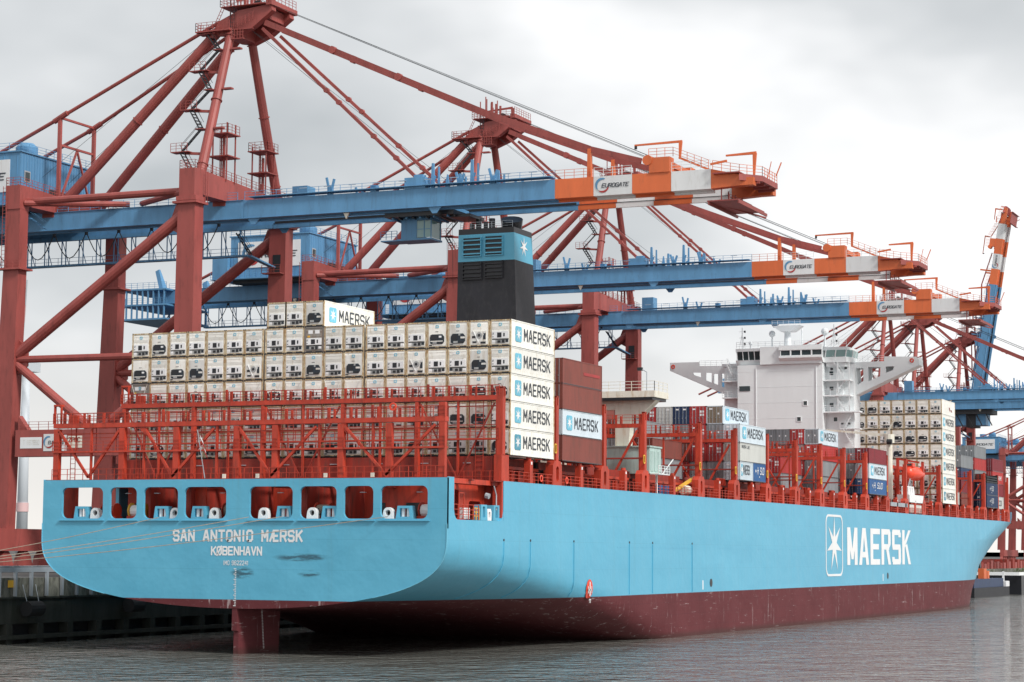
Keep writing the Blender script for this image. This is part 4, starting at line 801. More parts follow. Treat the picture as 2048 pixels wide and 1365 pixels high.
def person(loc):
    root = thing('person', 'person in navy overalls and orange helmet standing at the starboard deck rail', 'person', loc)
    J = [((0,0,.95), .16), ((0,0,1.2), .17), ((0,0,1.42), .17), ((0,0,1.55), .07), ((0,0,1.66), .10), ((0,0,1.78), .08),
         ((0,.2,1.4), .07), ((.12,.3,1.15), .055), ((.3,.22,1.08), .045), ((.37,.2,1.08), .04), ((0,-.2,1.4), .07), ((.1,-.28,1.14), .055), ((.28,-.22,1.1), .045), ((.35,-.2,1.1), .04),
         ((0,.1,.9), .11), ((.03,.12,.5), .08), ((0,.12,.1), .06), ((.15,.12,.04), .05), ((0,-.1,.9), .11), ((.0,-.12,.5), .08), ((-.02,-.12,.1), .06), ((.13,-.12,.04), .05)]
    E_ = [(0,1),(1,2),(2,3),(3,4),(4,5),(2,6),(6,7),(7,8),(8,9),(2,10),(10,11),(11,12),(12,13),(0,14),(14,15),(15,16),(16,17),(0,18),(18,19),(19,20),(20,21)]
    me = bpy.data.meshes.new('body'); me.from_pydata([j[0] for j in J], E_, []); me.materials.append(cloth_navy)
    o = bpy.data.objects.new('body', me); COL.objects.link(o); o.parent = root
    md_ = o.modifiers.new('skin', 'SKIN'); sv = me.skin_vertices[0].data
    for i, j in enumerate(J): sv[i].radius = (j[1], j[1]); sv[i].use_root = (i == 0)
    sb = o.modifiers.new('sub', 'SUBSURF'); sb.levels = 1; sb.render_levels = 1
    ORG[o.name] = Vector(loc)
    m_ = MB(lifeboat_orange); c = Vector(loc)+Vector((0, 0, 1.74)); m_.tube(c, c+Vector((0,0,.14)), .135, 10, r2=.07); m_.build('helmet', root)
    m_ = MB(skin); c = Vector(loc)+Vector((0, 0, 1.60)); m_.tube(c+Vector((-.02,0,0)), c+Vector((-.02,0,.14)), .105, 8); m_.build('face', root)
    m_ = MB(lifeboat_orange); m_.tube(Vector(loc)+Vector((0,0,1.15)), Vector(loc)+Vector((0,0,1.42)), .2, 10, r2=.2); m_.build('vest', root)
person((6.1, .8, 18.12))
for i, (y, z, end, dsc) in enumerate((((33.4), 14.0, (-46, 59, 7.6), 'topmost mooring rope running from the third stern opening'), ((22.5), 14.05, (-50, 59, 7.5), 'second mooring rope from the top across the transom'),
    ((18.6), 14.1, (-52, 59, 7.2), 'third mooring rope from the top across the transom'), ((6.4), 14.1, (-58, 59, 7.2), 'lowest and longest mooring rope across the ship name'))):
    o = MB(rope_mat); a = Vector((XT-.25, y, z)); b = Vector(end); pr = None; pts = []
    for k in range(13): t_ = k/12; p = a.lerp(b, t_); p.z -= .9*math.sin(PI*t_); pts.append(p)
    o.path(pts, .038, 5)
    oo = o.build('mooring_rope', None, dsc, cat='rope', group='mooring lines from the stern')
t = thing('wind_turbine', 'pale wind turbine with red-banded blades far behind the left crane legs', 'wind turbine', (700, 577.5, 7.3))
tw = MB(turbine_white); tw.tube((700, 577.5, 7.3), (700, 577.5, 101), 3.0, 20, r2=1.9); tw.build('tower', t, smooth=True)
MB(turbine_pink).tube((700, 577.5, 29), (700, 577.5, 33.5), 3.1, 20, r2=3.05).build('tower_band', t)
m_ = MB(turbine_white); m_.box(696, 709, 575.3, 579.7, 100.6, 105.4); m_.build('nacelle', t)
m_ = MB(turbine_white); m_.tube((693, 577.5, 103), (696, 577.5, 103), 1.2, 12, r2=2.2); m_.build('hub', t)
for ang in (4, 130, 244):
    d = Vector((0, -math.sin(math.radians(ang)), math.cos(math.radians(ang)))); c = Vector((694.4, 577.5, 103)); s_ = Vector((0, d.z, -d.y))
    def blade(a, b, w0, w1, mat, nm):
        m_ = MB(mat); p = c+d*a; q_ = c+d*b
        m_.add([p-s_*w0*.3, p+s_*w0*.7, q_+s_*w1*.7, q_-s_*w1*.3, p-s_*w0*.1+Vector((.5*w0/3, 0, 0)), p+s_*w0*.3+Vector((.4*w0/3, 0, 0)), q_+s_*w1*.3+Vector((.3*w1/3, 0, 0)), q_-s_*w1*.1+Vector((.3*w1/3, 0, 0))], [(0,1,2,3),(0,4,5,1),(1,5,6,2),(2,6,7,3),(3,7,4,0),(4,7,6,5)]); m_.build(nm, t)
    blade(1.5, 22, 3.4, 2.6, turbine_white, 'blade'); blade(22.01, 31, 2.6, 2.1, turbine_pink, 'blade_band'); blade(31.01, 44, 2.1, .7, turbine_white, 'blade_tip')
m_ = MB(letter_dark, box_red); write(m_, 'EUROGATE', (696.3, 579.0, 62), EZ, Vector((0, 1, 0)), 19, 2.4, letter_dark, 1.3); m_.build('tower_lettering', t)
# ================================================================== CONTAINERS
CW = 2.44; CL = 12.19
MC = {}
def cached(key, fn):
    if key not in MC: MC[key] = fn()
    return MC[key]
def reefer_body(h, tone):
    def f():
        mat = {'w': reefer_white, 'g': reefer_grey}[tone]; fr = reefer_frame if tone == 'w' else reefer_grey
        m_ = MB(mat); m_.box(.05, CL-.05, .04, CW-.04, .16, h-.05, mat)
        for x in (0, CL-.16):
            for y in (0, CW-.15): m_.box(x, x+.16, y, y+.15, 0, h, fr)
        for y in (0, CW-.1): m_.box(.16, CL-.16, y, y+.1, .04, .2, mat if tone == 'w' else fr); m_.box(.16, CL-.16, y, y+.1, h-.12, h, mat)
        for x in (0, CL-.12): m_.box(x, x+.12, .15, CW-.15, h-.16, h-.02, fr); m_.box(x+.02, x+.12, .15, CW-.15, .1, .22, fr)
        m_.box(.03, .1, .25, CW-.25, .0, .1, dark); m_.box(-.02, .02, .16, CW-.16, -.02, .045, black_steel); m_.box(.2, CL-.2, -.004, .04, -.02, .04, black_steel)
        for y in (.0, CW-.15): m_.box(-.015, 0, y+.02, y+.13, .0, .12, dark); m_.box(-.015, 0, y+.02, y+.13, h-.12, h, dark)
        return m_.mesh('body')
    return cached(('rb', h, tone), f)
# y in local coordinates grows to port, so the left side of the picture is y = CW
def unit_mesh(kind, h):
    def f():
        Y = lambda u: CW-u                    # u measured from the left edge as seen from astern
        m_ = MB(panel_grey)
        def b(u0, u1, z0, z1, mat, d0=-.03, d1=.045): m_.box(d0, d1, Y(u1), Y(u0), z0, z1, mat)
        if kind in ('a', 'a2', 'a3'):
            b(.2, 2.24, .28, 2.55, reefer_white if kind != 'a3' else reefer_grey, .01, .05)
            for z in (2.45, 2.1, 1.98, 1.86): b(.24, 2.2, z, z+.02, panel_grey, -.01, .01)
            b(.28, 2.16, .86, 1.62, logo_white, -.03, .04)
            b(.86, 1.36, .95, 1.48, black_steel, -.045, .0); b(1.58, 1.74, 1.05, 1.42, dark, -.045, 0)
            b(.3, .46, 1.3, 1.36, dark, -.045, 0); b(.3, .46, 1.0, 1.06, dark, -.045, 0); b(.34, .5, 1.42, 1.46, dark, -.045, 0)
            b(.26, 2.18, .70, .80, dark, -.02, .04); b(.66, 1.78, .34, .69, unit_grey, -.02, .04); b(.9, 1.25, .38, .64, dark, -.04, 0); b(1.4, 1.72, .36, .68, dark, -.04, 0)
            b(.26, .6, .42, .69, logo_white if kind == 'a' else unit_dark, -.02, .03); b(1.82, 2.14, .42, .69, unit_dark if kind == 'a' else logo_white, -.02, .03)
            if kind == 'a2': b(.6, 1.0, 2.2, 2.36, logo_white, -.02, .01); b(.55, 1.9, 1.70, 1.76, panel_grey, -.02, .01)
            if kind == 'a3': b(.5, 1.05, 2.1, 2.5, logo_white, -.02, .02); b(1.35, 1.9, 2.1, 2.5, logo_white, -.02, .02); b(.4, .7, 1.7, 1.9, yellow_paint, -.02, .02)
        elif kind in ('b', 'b2'):
            b(.2, 2.24, .28, 2.5, reefer_white if kind == 'b2' else panel_grey, .01, .05)
            pts = [(Y(u), z) for u, z in ((.38, .58), (.38, 1.25), (.6, 1.52), (1.82, 1.52), (2.06, 1.25), (2.06, .72), (1.86, .46), (.6, .46))]
            m_.prism(pts, 'x', -.06, .0, unit_dark)
            if kind == 'b': m_.tube((-.09, Y(.85), 1.12), (-.06, Y(.85), 1.12), .34, 12, black_steel); m_.tube((-.1, Y(.85), 1.12), (-.09, Y(.85), 1.12), .13, 8, dark); b(1.55, 2.05, .98, 1.18, panel_grey, -.09, -.05); b(1.3, 1.5, 1.3, 1.5, unit_grey, -.09, -.05)
            else: b(.42, 1.3, .95, 1.45, black_steel, -.09, -.05); b(1.45, 1.75, 1.15, 1.35, logo_white, -.09, -.05); b(.45, 1.9, .72, .82, panel_grey, -.09, -.05)
            b(.7, 1.2, .5, .72, unit_grey, -.08, -.05); b(1.4, 1.9, .5, .68, dark, -.08, -.05); b(1.0, 1.36, 1.8, 1.84, dark, -.02, .01); b(.25, .6, .3, .4, dark, -.02, .01)
        else:
            b(.2, 2.24, .28, 2.5, reefer_white, .01, .05); b(.4, 2.05, .6, 1.7, panel_grey, -.03, .02); m_.tube((-.08, Y(1.25), 1.25), (-.03, Y(1.25), 1.25), .34, 12, unit_grey); m_.tube((-.1, Y(1.25), 1.25), (-.08, Y(1.25), 1.25), .16, 8, dark)
            m_.bar((-.06, Y(.5), 1.8), (-.06, Y(1.2), .45), .07, .04, logo_white); m_.bar((-.06, Y(2.0), 1.8), (-.06, Y(1.3), .45), .07, .04, logo_white)
            b(.4, .8, .95, 1.2, dark, -.05, -.02); b(1.7, 2.0, .8, 1.5, unit_dark, -.05, -.02); b(.45, .9, .45, .62, unit_dark, -.04, .0); b(1.4, 2.0, .35, .55, dark, -.04, 0)
        # underside shadow of the fork recesses, put in as black strips
        b(.26, 1.0, .0, .17, black_steel, -.03, .02); b(1.16, 1.28, .0, .12, dark, -.03, .02); b(1.44, 2.18, .0, .17, black_steel, -.03, .02)
        return m_.mesh('reefer_unit')
    return cached(('ru', kind, h), f)
def small_logo():
    def f():
        m_ = MB(logo_blue); m_.plate(rrect(1.05, 1.41, 2.2, 2.52, .06, 2), [rrect(1.12, 1.34, 2.27, 2.45, .04, 2)], 'x', -.02, .0, logo_blue)
        star7(m_, (-.022, 1.23, 2.36), EYP, EZ, .09, logo_white); return m_.mesh('star_badge')
    return cached('sl', f)
def lashing_rods():
    def f():
        m_ = MB(panel_grey); m_.bar((-.12, .2, 2.75), (-.3, 1.15, .1), .04); m_.bar((-.12, 2.25, 2.75), (-.3, 1.3, .1), .04); return m_.mesh('lashing_rods')
    return cached('lr', f)
def side_sign(style, ln=CL):
    def f():
        m_ = MB(letter_dark)
        bx = {'faded': logo_blue, 'deep': logo_blue_dark, 'tight': logo_blue}[style]
        s0 = 1.25 if ln > 8 else .55; k = 1 if ln > 8 else .42
        m_.prism(rrect(s0, s0+1.65*k, .62, 2.28, .22), 'y', -.012, .03, bx); star7(m_, (s0+.825*k, -.018, 1.45), EXS, EZ, .72, logo_white, inner=.34)
        m_.k = 0; write(m_, 'MAERSK', (s0+2.4*k, -.014, .90), EXS, EZ, 7.2*k, 1.2, letter_dark, .88, gap=2.0)
        return m_.mesh('side_lettering')
    return cached(('ss', style, ln), f)
def dry_body(h, mat, ln=CL):
    def f():
        m_ = MB(mat); fr = mat
        n = int(ln/.28); 
        for side in (0, 1):
            pts = []
            for i in range(n):
                x = .14+i*(ln-.28)/n; w_ = (ln-.28)/n
                for fx, dy in ((0, .06), (.3, .02), (.55, .02), (.85, .06)): pts.append((x+fx*w_, dy))
            pts.append((ln-.14, .06))
            vs = []
            for x, dy in pts:
                y = dy if side == 0 else CW-dy; vs += [(x, y, .14), (x, y, h-.1)]
            m_.add(vs, [(2*i, 2*i+2, 2*i+3, 2*i+1) if side == 0 else (2*i, 2*i+1, 2*i+3, 2*i+2) for i in range(len(pts)-1)])
        m_.box(.02, ln-.02, .07, CW-.07, h-.12, h-.04); m_.box(.02, ln-.02, .07, CW-.07, .1, .16); m_.box(ln-.1, ln-.06, .1, CW-.1, .1, h-.1); m_.box(.09, .12, .1, CW-.1, .1, h-.1)
        for x in (0, ln-.14):
            for y in (0, CW-.14): m_.box(x, x+.14, y, y+.14, 0, h)
        for y in (0, CW-.08): m_.box(.14, ln-.14, y, y+.08, 0.03, .15); m_.box(.14, ln-.14, y, y+.08, h-.1, h)
        m_.box(.16, ln-.16, -.012, .03, -.03, .07, black_steel); m_.box(.0, .05, .2, CW-.2, -.02, .03, black_steel)
        for x in (0, ln-.1): m_.box(x, x+.1, .14, CW-.14, h-.13, h-.01); m_.box(x, x+.1, .14, CW-.14, .03, .15)
        for y in (.0, CW-.14): m_.box(-.012, 0, y+.01, y+.13, h-.13, h-.01, dark); m_.box(-.012, 0, y+.01, y+.13, .01, .12, dark)
        return m_.mesh('body')
    return cached(('db', h, mat.name, ln), f)
def door_mesh(h, mat, k, marks):
    def f():
        y0 = .15+k*(CW/2-.14); y1 = y0+CW/2-.17; m_ = MB(mat)
        m_.box(.0, .08, y0, y1, .16, h-.14)
        for z in (.5, 1.0, 1.5, 2.0): m_.box(-.02, 0, y0+.08, y1-.08, z, z+.22)
        for yy in (y0+.28, y1-.28): m_.box(-.06, -.02, yy-.02, yy+.02, .12, h-.1, galv); m_.box(-.07, -.02, yy-.02, yy+.16, .9, .95, galv)
        if marks:
            if marks == 1: m_.box(-.03, -.02, y0+.3, y0+.75, h-.55, h-.35, logo_white)
            if marks == 2:
                for z in (1.2, 1.65): m_.box(-.03, -.02, y0+.15, y0+.42, z, z+.3, logo_white); m_.box(-.03, -.02, y0+.5, y0+.8, z, z+.3, logo_white)
            if marks == 3: m_.box(-.03, -.02, y0+.4, y0+.62, 1.35, 1.6, logo_white)
        return m_.mesh('door')
    return cached(('dr', h, mat.name, k, marks), f)
ORD = ['', 'first', 'second', 'third', 'fourth', 'fifth', 'sixth', 'seventh', 'eighth', 'ninth', 'tenth', 'eleventh', 'twelfth', 'thirteenth', 'fourteenth', 'fifteenth', 'sixteenth', 'seventeenth', 'eighteenth', 'nineteenth']
UD = {'a': 'square black vent', 'a2': 'square vent and plate', 'a3': 'grey front', 'b': 'dark round-fan unit', 'b2': 'dark square unit', 'c': 'v-braced grey unit'}
def reefer(x, y, z, kind, label, group, h=2.9, logo=True, rods=False, sign=None, far=False):
    t = thing('reefer_container', label, 'container', (x, y, z), group)
    child('body', reefer_body(h, 'g' if kind == 'a3' else 'w'), t); child('reefer_unit', unit_mesh(kind, h), t)
    if logo and not far: child('star_badge', small_logo(), t)
    if rods: child('lashing_rods', lashing_rods(), t)
    if sign: child('side_lettering', side_sign(sign), t)
    return t
def drybox(x, y, z, mat, label, group, h=2.6, ln=CL, marks=(0, 1), sign=None, doors=True):
    t = thing('dry_container', label, 'container', (x, y, z), group); child('body', dry_body(h, mat, ln), t)
    if doors:
        for k in (0, 1): child('door', door_mesh(h, mat, k, marks[k]), t)
    if sign: child('side_lettering', side_sign(sign, ln), t)
    return t
# --- stern stack: nineteen across, five high, three more on top
ZC = 20.89
ycol = []; y = .02
for i in range(19):
    ycol.append(y); y += 2.49
    if i in (6, 11): y += .20
K_ = {}
rows_ = {4: 'aabbaaacaabaaaaabaa'}
def stern_kind(i, j):      # i from starboard, j from the bottom
    tab = {4: 'acbbaaaaaaaaaaaa aba'.replace(' ', ''), 3: 'abaac aab abaacaabb'.replace(' ', ''), 2: 'bbaaaaac aaab aaaba a'.replace(' ', ''), 1: 'abbcacaabaaaacabaaa', 0: 'baaabaaabaaabcaaaba'}
    s_ = tab[j]; k = s_[i % len(s_)]
    return k
for j in range(5):
    for i in range(19):
        k = stern_kind(i, j)
        if k == 'a' and (i*3+j*5) % 7 == 0: k = 'a2'
        if (i, j) in ((9, 4), (18, 2)): k = 'a3'
        if k == 'b' and (i+j) % 2: k = 'b2'
        lab = '%s reefer, %s column from right, %s tier up, stern stack, %s' % ('grey' if k == 'a3' else 'white', ORD[i+1], ORD[j+1], UD[k])
        if i == 0: lab = 'white reefer with long MAERSK side, %s tier up at right edge of stern stack' % ORD[j+1]
        reefer(0, ycol[i], ZC+j*2.9, k, lab, 'reefer containers in the stern stack', rods=(j == 2 and i % 4 != 1), sign=('deep' if j == 0 else 'faded') if i == 0 else None, logo=(i*7+j*3) % 5 != 0)
for n_, (i, k) in enumerate(((9, 'b'), (10, 'a'), (11, 'a'))):
    reefer(0, ycol[i]-(.2 if i == 11 else 0)-.0, ZC+5*2.9, k, ['white reefer container on top of the stern stack showing its long MAERSK side', 'white reefer container, middle of the three standing above the stern stack', 'white reefer container, leftmost of the three standing above the stern stack'][n_], 'reefer containers in the stern stack', sign='tight' if n_ == 0 else None)
# --- second bay, starboard column
drybox(14.62, .02, ZC, box_brown, 'rust brown container at the bottom beside the second deck tower', 'brown containers beside the stern stack', 2.9)
drybox(14.62, .02, ZC+2.9, box_paleblue, 'pale blue MAERSK container between brown containers beside the stern stack', 'containers beside the stern stack', 2.9, sign='faded')
drybox(14.62, .02, ZC+5.8, box_brown, 'rust brown container directly above the pale blue MAERSK container near the stern', 'brown containers beside the stern stack', 2.9)
t = drybox(14.62, .02, ZC+8.7, box_brown, 'topmost rust brown container with a reddish stripe beside the stern stack', 'brown containers beside the stern stack', 2.9)
m_ = MB(box_red); m_.box(6.4, 11.4, -.01, .01, 1.35, 1.7); child('stripe', m_.mesh('stripe'), t)
for z_ in (ZC, ZC+5.8):
    pass
def prow(X, rows, zt, hh, names, place, grp):
    pass
CM = {'g': (box_grey, 'grey'), 'r': (box_red, 'red'), 'n': (box_navy, 'navy blue'), 't': (box_tan, 'rusty tan'), 'm': (box_maroon, 'maroon'), 'b': (box_brown, 'brown'), 'l': (box_light, 'pale grey'), 'u': (box_blue, 'blue'), 'p': (box_paleblue, 'pale blue')}
def bay(X, table, place, h=2.6, z0=ZC, skip=()):
    """table[row from starboard] = colour letters from the bottom up"""
    for r, col in enumerate(table):
        for j, c in enumerate(col):
            if c == '.' or (r, j) in skip: continue
            mt, nm = CM[c]; mk = {'g': (3, 3), 'r': (2, 1), 'n': (1, 1), 't': (3, 1), 'm': (0, 1), 'b': (0, 1), 'l': (1, 0), 'u': (0, 1), 'p': (3, 0)}[c]
            drybox(X, .02+2.5*r+(.1 if r > 6 else 0), z0+j*(h+.02), mt, '%s container, %s row from starboard, %s tier, %s' % (nm, ORD[r+1], ORD[j+1], place), 'containers '+place, h, marks=mk)
bay(64.9, ['', '', '', 'gb', 'bmg', 'bgb', 'bbm', 'bgbb', 'gbbb', 'bbgb'], 'behind the cream funnel platform', 2.6)
bay(80.1, ['...', 'grgt', 'grrr', 'rbgn', 'bgll', 'gbgr', 'brgg', 'ggrg', 'grgb'], 'in the bay amidships')
bay(80.1, ['..g'], 'beside the amidships bay rail', 2.62, skip=()) if False else None
drybox(80.1, .02, ZC+5.25, box_paleblue, 'pale blue MAERSK container on top of the outer amidships stack', 'MAERSK containers amidships', 2.65, sign='tight')
t = drybox(80.1, .02, ZC+2.63, box_light, 'plain pale grey container in the middle of the outer amidships stack', 'MAERSK containers amidships', 2.6)
m_ = MB(letter_dark); write(m_, 'MAERSK LINE', (.8, -.015, 1.9), EXS, EZ, 3.6, .38, letter_dark, 1.0); child('side_lettering', m_.mesh('side_lettering'), t)
drybox(80.1, .02, ZC, box_paleblue, 'short pale MAERSK container at the foot of the outer amidships stack', 'short containers amidships', 2.6, ln=6.06, sign='tight')
def script_mark(t, L_, z=.8, w=3.2, x=1.2):
    m_ = MB(logo_white); star7(m_, (x, -.02, z+.7), EXS, EZ, .35, logo_white); write(m_, 'H SUD', (x+.7, -.02, z+.3), EXS, EZ, w, .95, logo_white, .8, shear=.25); m_.tube((x+1.8, -.02, z-.1), (x+1.8, .02, z-.1), .12, 6); child('side_lettering', m_.mesh('side_lettering'), t)
t = drybox(86.23, .02, ZC, box_blue, 'short bright blue container with white lettering at the foot of the amidships stack', 'short containers amidships', 2.6, ln=6.06); script_mark(t, 6)
drybox(80.1, 2.52, ZC+7.86, box_paleblue, 'highest pale MAERSK container amidships, on the second row inboard', 'MAERSK containers amidships', 2.9, sign='tight') if False else None
for o in list(bpy.data.objects):
    if o.get('label') == 'rusty tan container, second row from starboard, fourth tier, in the bay amidships':
        child('side_lettering', side_sign('tight'), o); o['label'] = 'highest pale grey MAERSK container amidships, above the second row inboard'
        bd = [c for c in o.children if c.name.startswith('body')]; 
        for c in bd: c.data = dry_body(2.6, box_paleblue, CL)
bay(124.9, ['..', '..', '..', 'gr', 'bg', 'mb', 'rg', 'gb'], 'behind the empty framed bays')
bay(108.9+1.4, ['']*4+['br', 'gb', 'rm', 'bg'], 'low in the framed bays')
bay(138.7, ['....', '....', 'ggrg', 'grgr', 'ggbg', 'rggg', 'bgrg'], 'stack just aft of the deckhouse')
bay(152.4, ['...', 'ngg', 'glg', 'ggl', 'grg', 'ggg', 'rgg', 'gbg', 'ggr'], 'bay at the deckhouse foot')
for o in list(bpy.data.objects):
    if o.get('label') == 'grey container, third row from starboard, fourth tier, stack just aft of the deckhouse':
        child('side_lettering', side_sign('tight'), o); o['label'] = 'grey MAERSK container standing highest just aft of the white deckhouse'
        for c in [c for c in o.children if c.name.startswith('body')]: c.data = dry_body(2.6, box_paleblue, CL)
drybox(152.4, .02, ZC+5.26, box_maroon, 'maroon container on top of the outer stack below the deckhouse', 'outer containers below the deckhouse', 2.6)
drybox(152.4, .02, ZC+2.63, box_paleblue, 'pale MAERSK container under the maroon one below the deckhouse', 'outer containers below the deckhouse', 2.6, sign='tight')
t = drybox(152.4, .02, ZC, box_blue, 'blue container with white script under the pale MAERSK one below the deckhouse', 'outer containers below the deckhouse', 2.6); script_mark(t, 12, .8, 6.0, 2.2)
# --- forward reefer stack
for j in range(7):
    s_ = ['abaabacbaab', 'abcaabbaaab', 'cabaacabab', 'aabbacaaaa', 'abbbacbaaa', 'aaabaababb', 'caaaabbaab'][j]
    for i in range(9):
        k = s_[i]; k = 'b2' if (k == 'b' and (i+j) % 2) else k
        lab = 'white reefer ahead of deckhouse, %s column from right, %s tier up, %s' % (ORD[i+1], ORD[j+1], UD[k])
        if i == 0: lab = 'white reefer with small %s, %s tier up, right edge of forward stack' % ('red marks' if j == 6 else 'MAERSK lettering', ORD[j+1])
        t = reefer(209.45, .02+2.51*i, 20.64+j*2.9, k, lab, 'reefer containers ahead of the deckhouse', sign=('deep' if j in (0, 2) else 'tight') if (i == 0 and j < 6) else None, logo=(i+j) % 2 == 0)
        if i == 0 and j == 6:
            m_ = MB(box_red); m_.bar((6.6, -.02, 1.6), (7.4, -.02, .9), .2, .03); m_.bar((8.3, -.02, 1.2), (8.9, -.02, .8), .2, .03); child('side_marks', m_.mesh('side_marks'), t)
bay(224.4, ['..', 'lb', 'gbg', 'bmr', 'ggb', 'rbg'], 'ahead of the forward reefer stack')
bay(238.4, ['....', 'bmng', 'gbbg', 'gbrg', 'mbgg', 'bggg'], 'second bay ahead of forward reefers')
bay(252.3, ['....', 'nbgrg', 'gbbmg', 'bgnb', 'mbgb'], 'last but one bay at bow')
for j in range(2):
    t = drybox(252.3, .02, ZC-.1+j*2.62, box_navy, 'navy container with white marks near the bow, %s tier' % ('lower' if j == 0 else 'upper'), 'navy containers near the bow', 2.6); script_mark(t, 12, .7, 3.0, 3.5)
t = thing('flat_rack', 'black folded flat racks stacked above the navy containers near the bow', 'flat rack', (252.3, .02, 26.2), 'flat racks near the bow')
for z_ in (26.1, 26.6, 27.1): MB(dark).box(252.3, 264.4, .05, 2.45, z_, z_+.35).build('rack_base', t)
for a in (252.4, 264.0): MB(dark).box(a, a+.3, .05, 2.45, 26.05, 27.9).build('end_frame', t)
for j, (mt, nm) in enumerate(((box_light, 'pale grey'), (box_maroon, 'dark maroon'), (box_red, 'bright red'), (box_maroon, 'topmost maroon'))):
    t = drybox(266.9, .02+1.6, ZC-.1+j*2.75, mt, nm+' container in the foremost visible stack at the bow', 'foremost containers at the bow', 2.72)
    if j == 2: m_ = MB(logo_white); write(m_, 'N YAM', (1.5, -.015, .9), EXS, EZ, 8, .9, logo_white, .9); child('side_lettering', m_.mesh('side_lettering'), t)
    if j == 0: m_ = MB(logo_blue, letter_dark); m_.box(1.0, 2.6, -.014, .02, .7, 2.1, logo_blue); write(m_, 'CO', (6, -.015, .8), EXS, EZ, 3.6, 1.1, letter_dark, .9); child('side_lettering', m_.mesh('side_lettering'), t)

# ================================================================== GANTRY CRANES
XC = 44.75
def gate_sign(m_, o, ex, ez, w, h):
    """white EUROGATE panel: blue and red arcs, slanted dark word"""
    o = Vector(o); ex = Vector(ex).normalized(); ez = Vector(ez).normalized(); nn = ex.cross(ez).normalized()
    R = h*.38; c = o+ex*(w*.22)+ez*(h*.5)
    def arc(a0, a1, mat, r0, r1, off):
        n = 12; vs = []
        for i in range(n+1):
            t = math.radians(a0+(a1-a0)*i/n); tp = math.sin(PI*i/n)*.6+.4
            for rr in (R*r0+(R*(r1-r0))*(1-tp)/2, R*r1-(R*(r1-r0))*(1-tp)/2): vs.append(c+ex*(math.cos(t)*rr)+ez*(math.sin(t)*rr)+nn*off)
        m_.add(vs, [(2*i, 2*i+1, 2*i+3, 2*i+2) for i in range(n)], mat)
    arc(70, 215, crane_blue, .78, 1.15, .02); arc(235, 345, box_red, .8, 1.1, .021); arc(215, 235, unit_grey, .9, 1.05, .019)
    write(m_, 'EUROGATE', o+ex*(w*.2)+ez*(h*.38)+nn*.025, ex, ez, w*.72, h*.2, letter_dark, 1.15, shear=.22, gap=1.3)
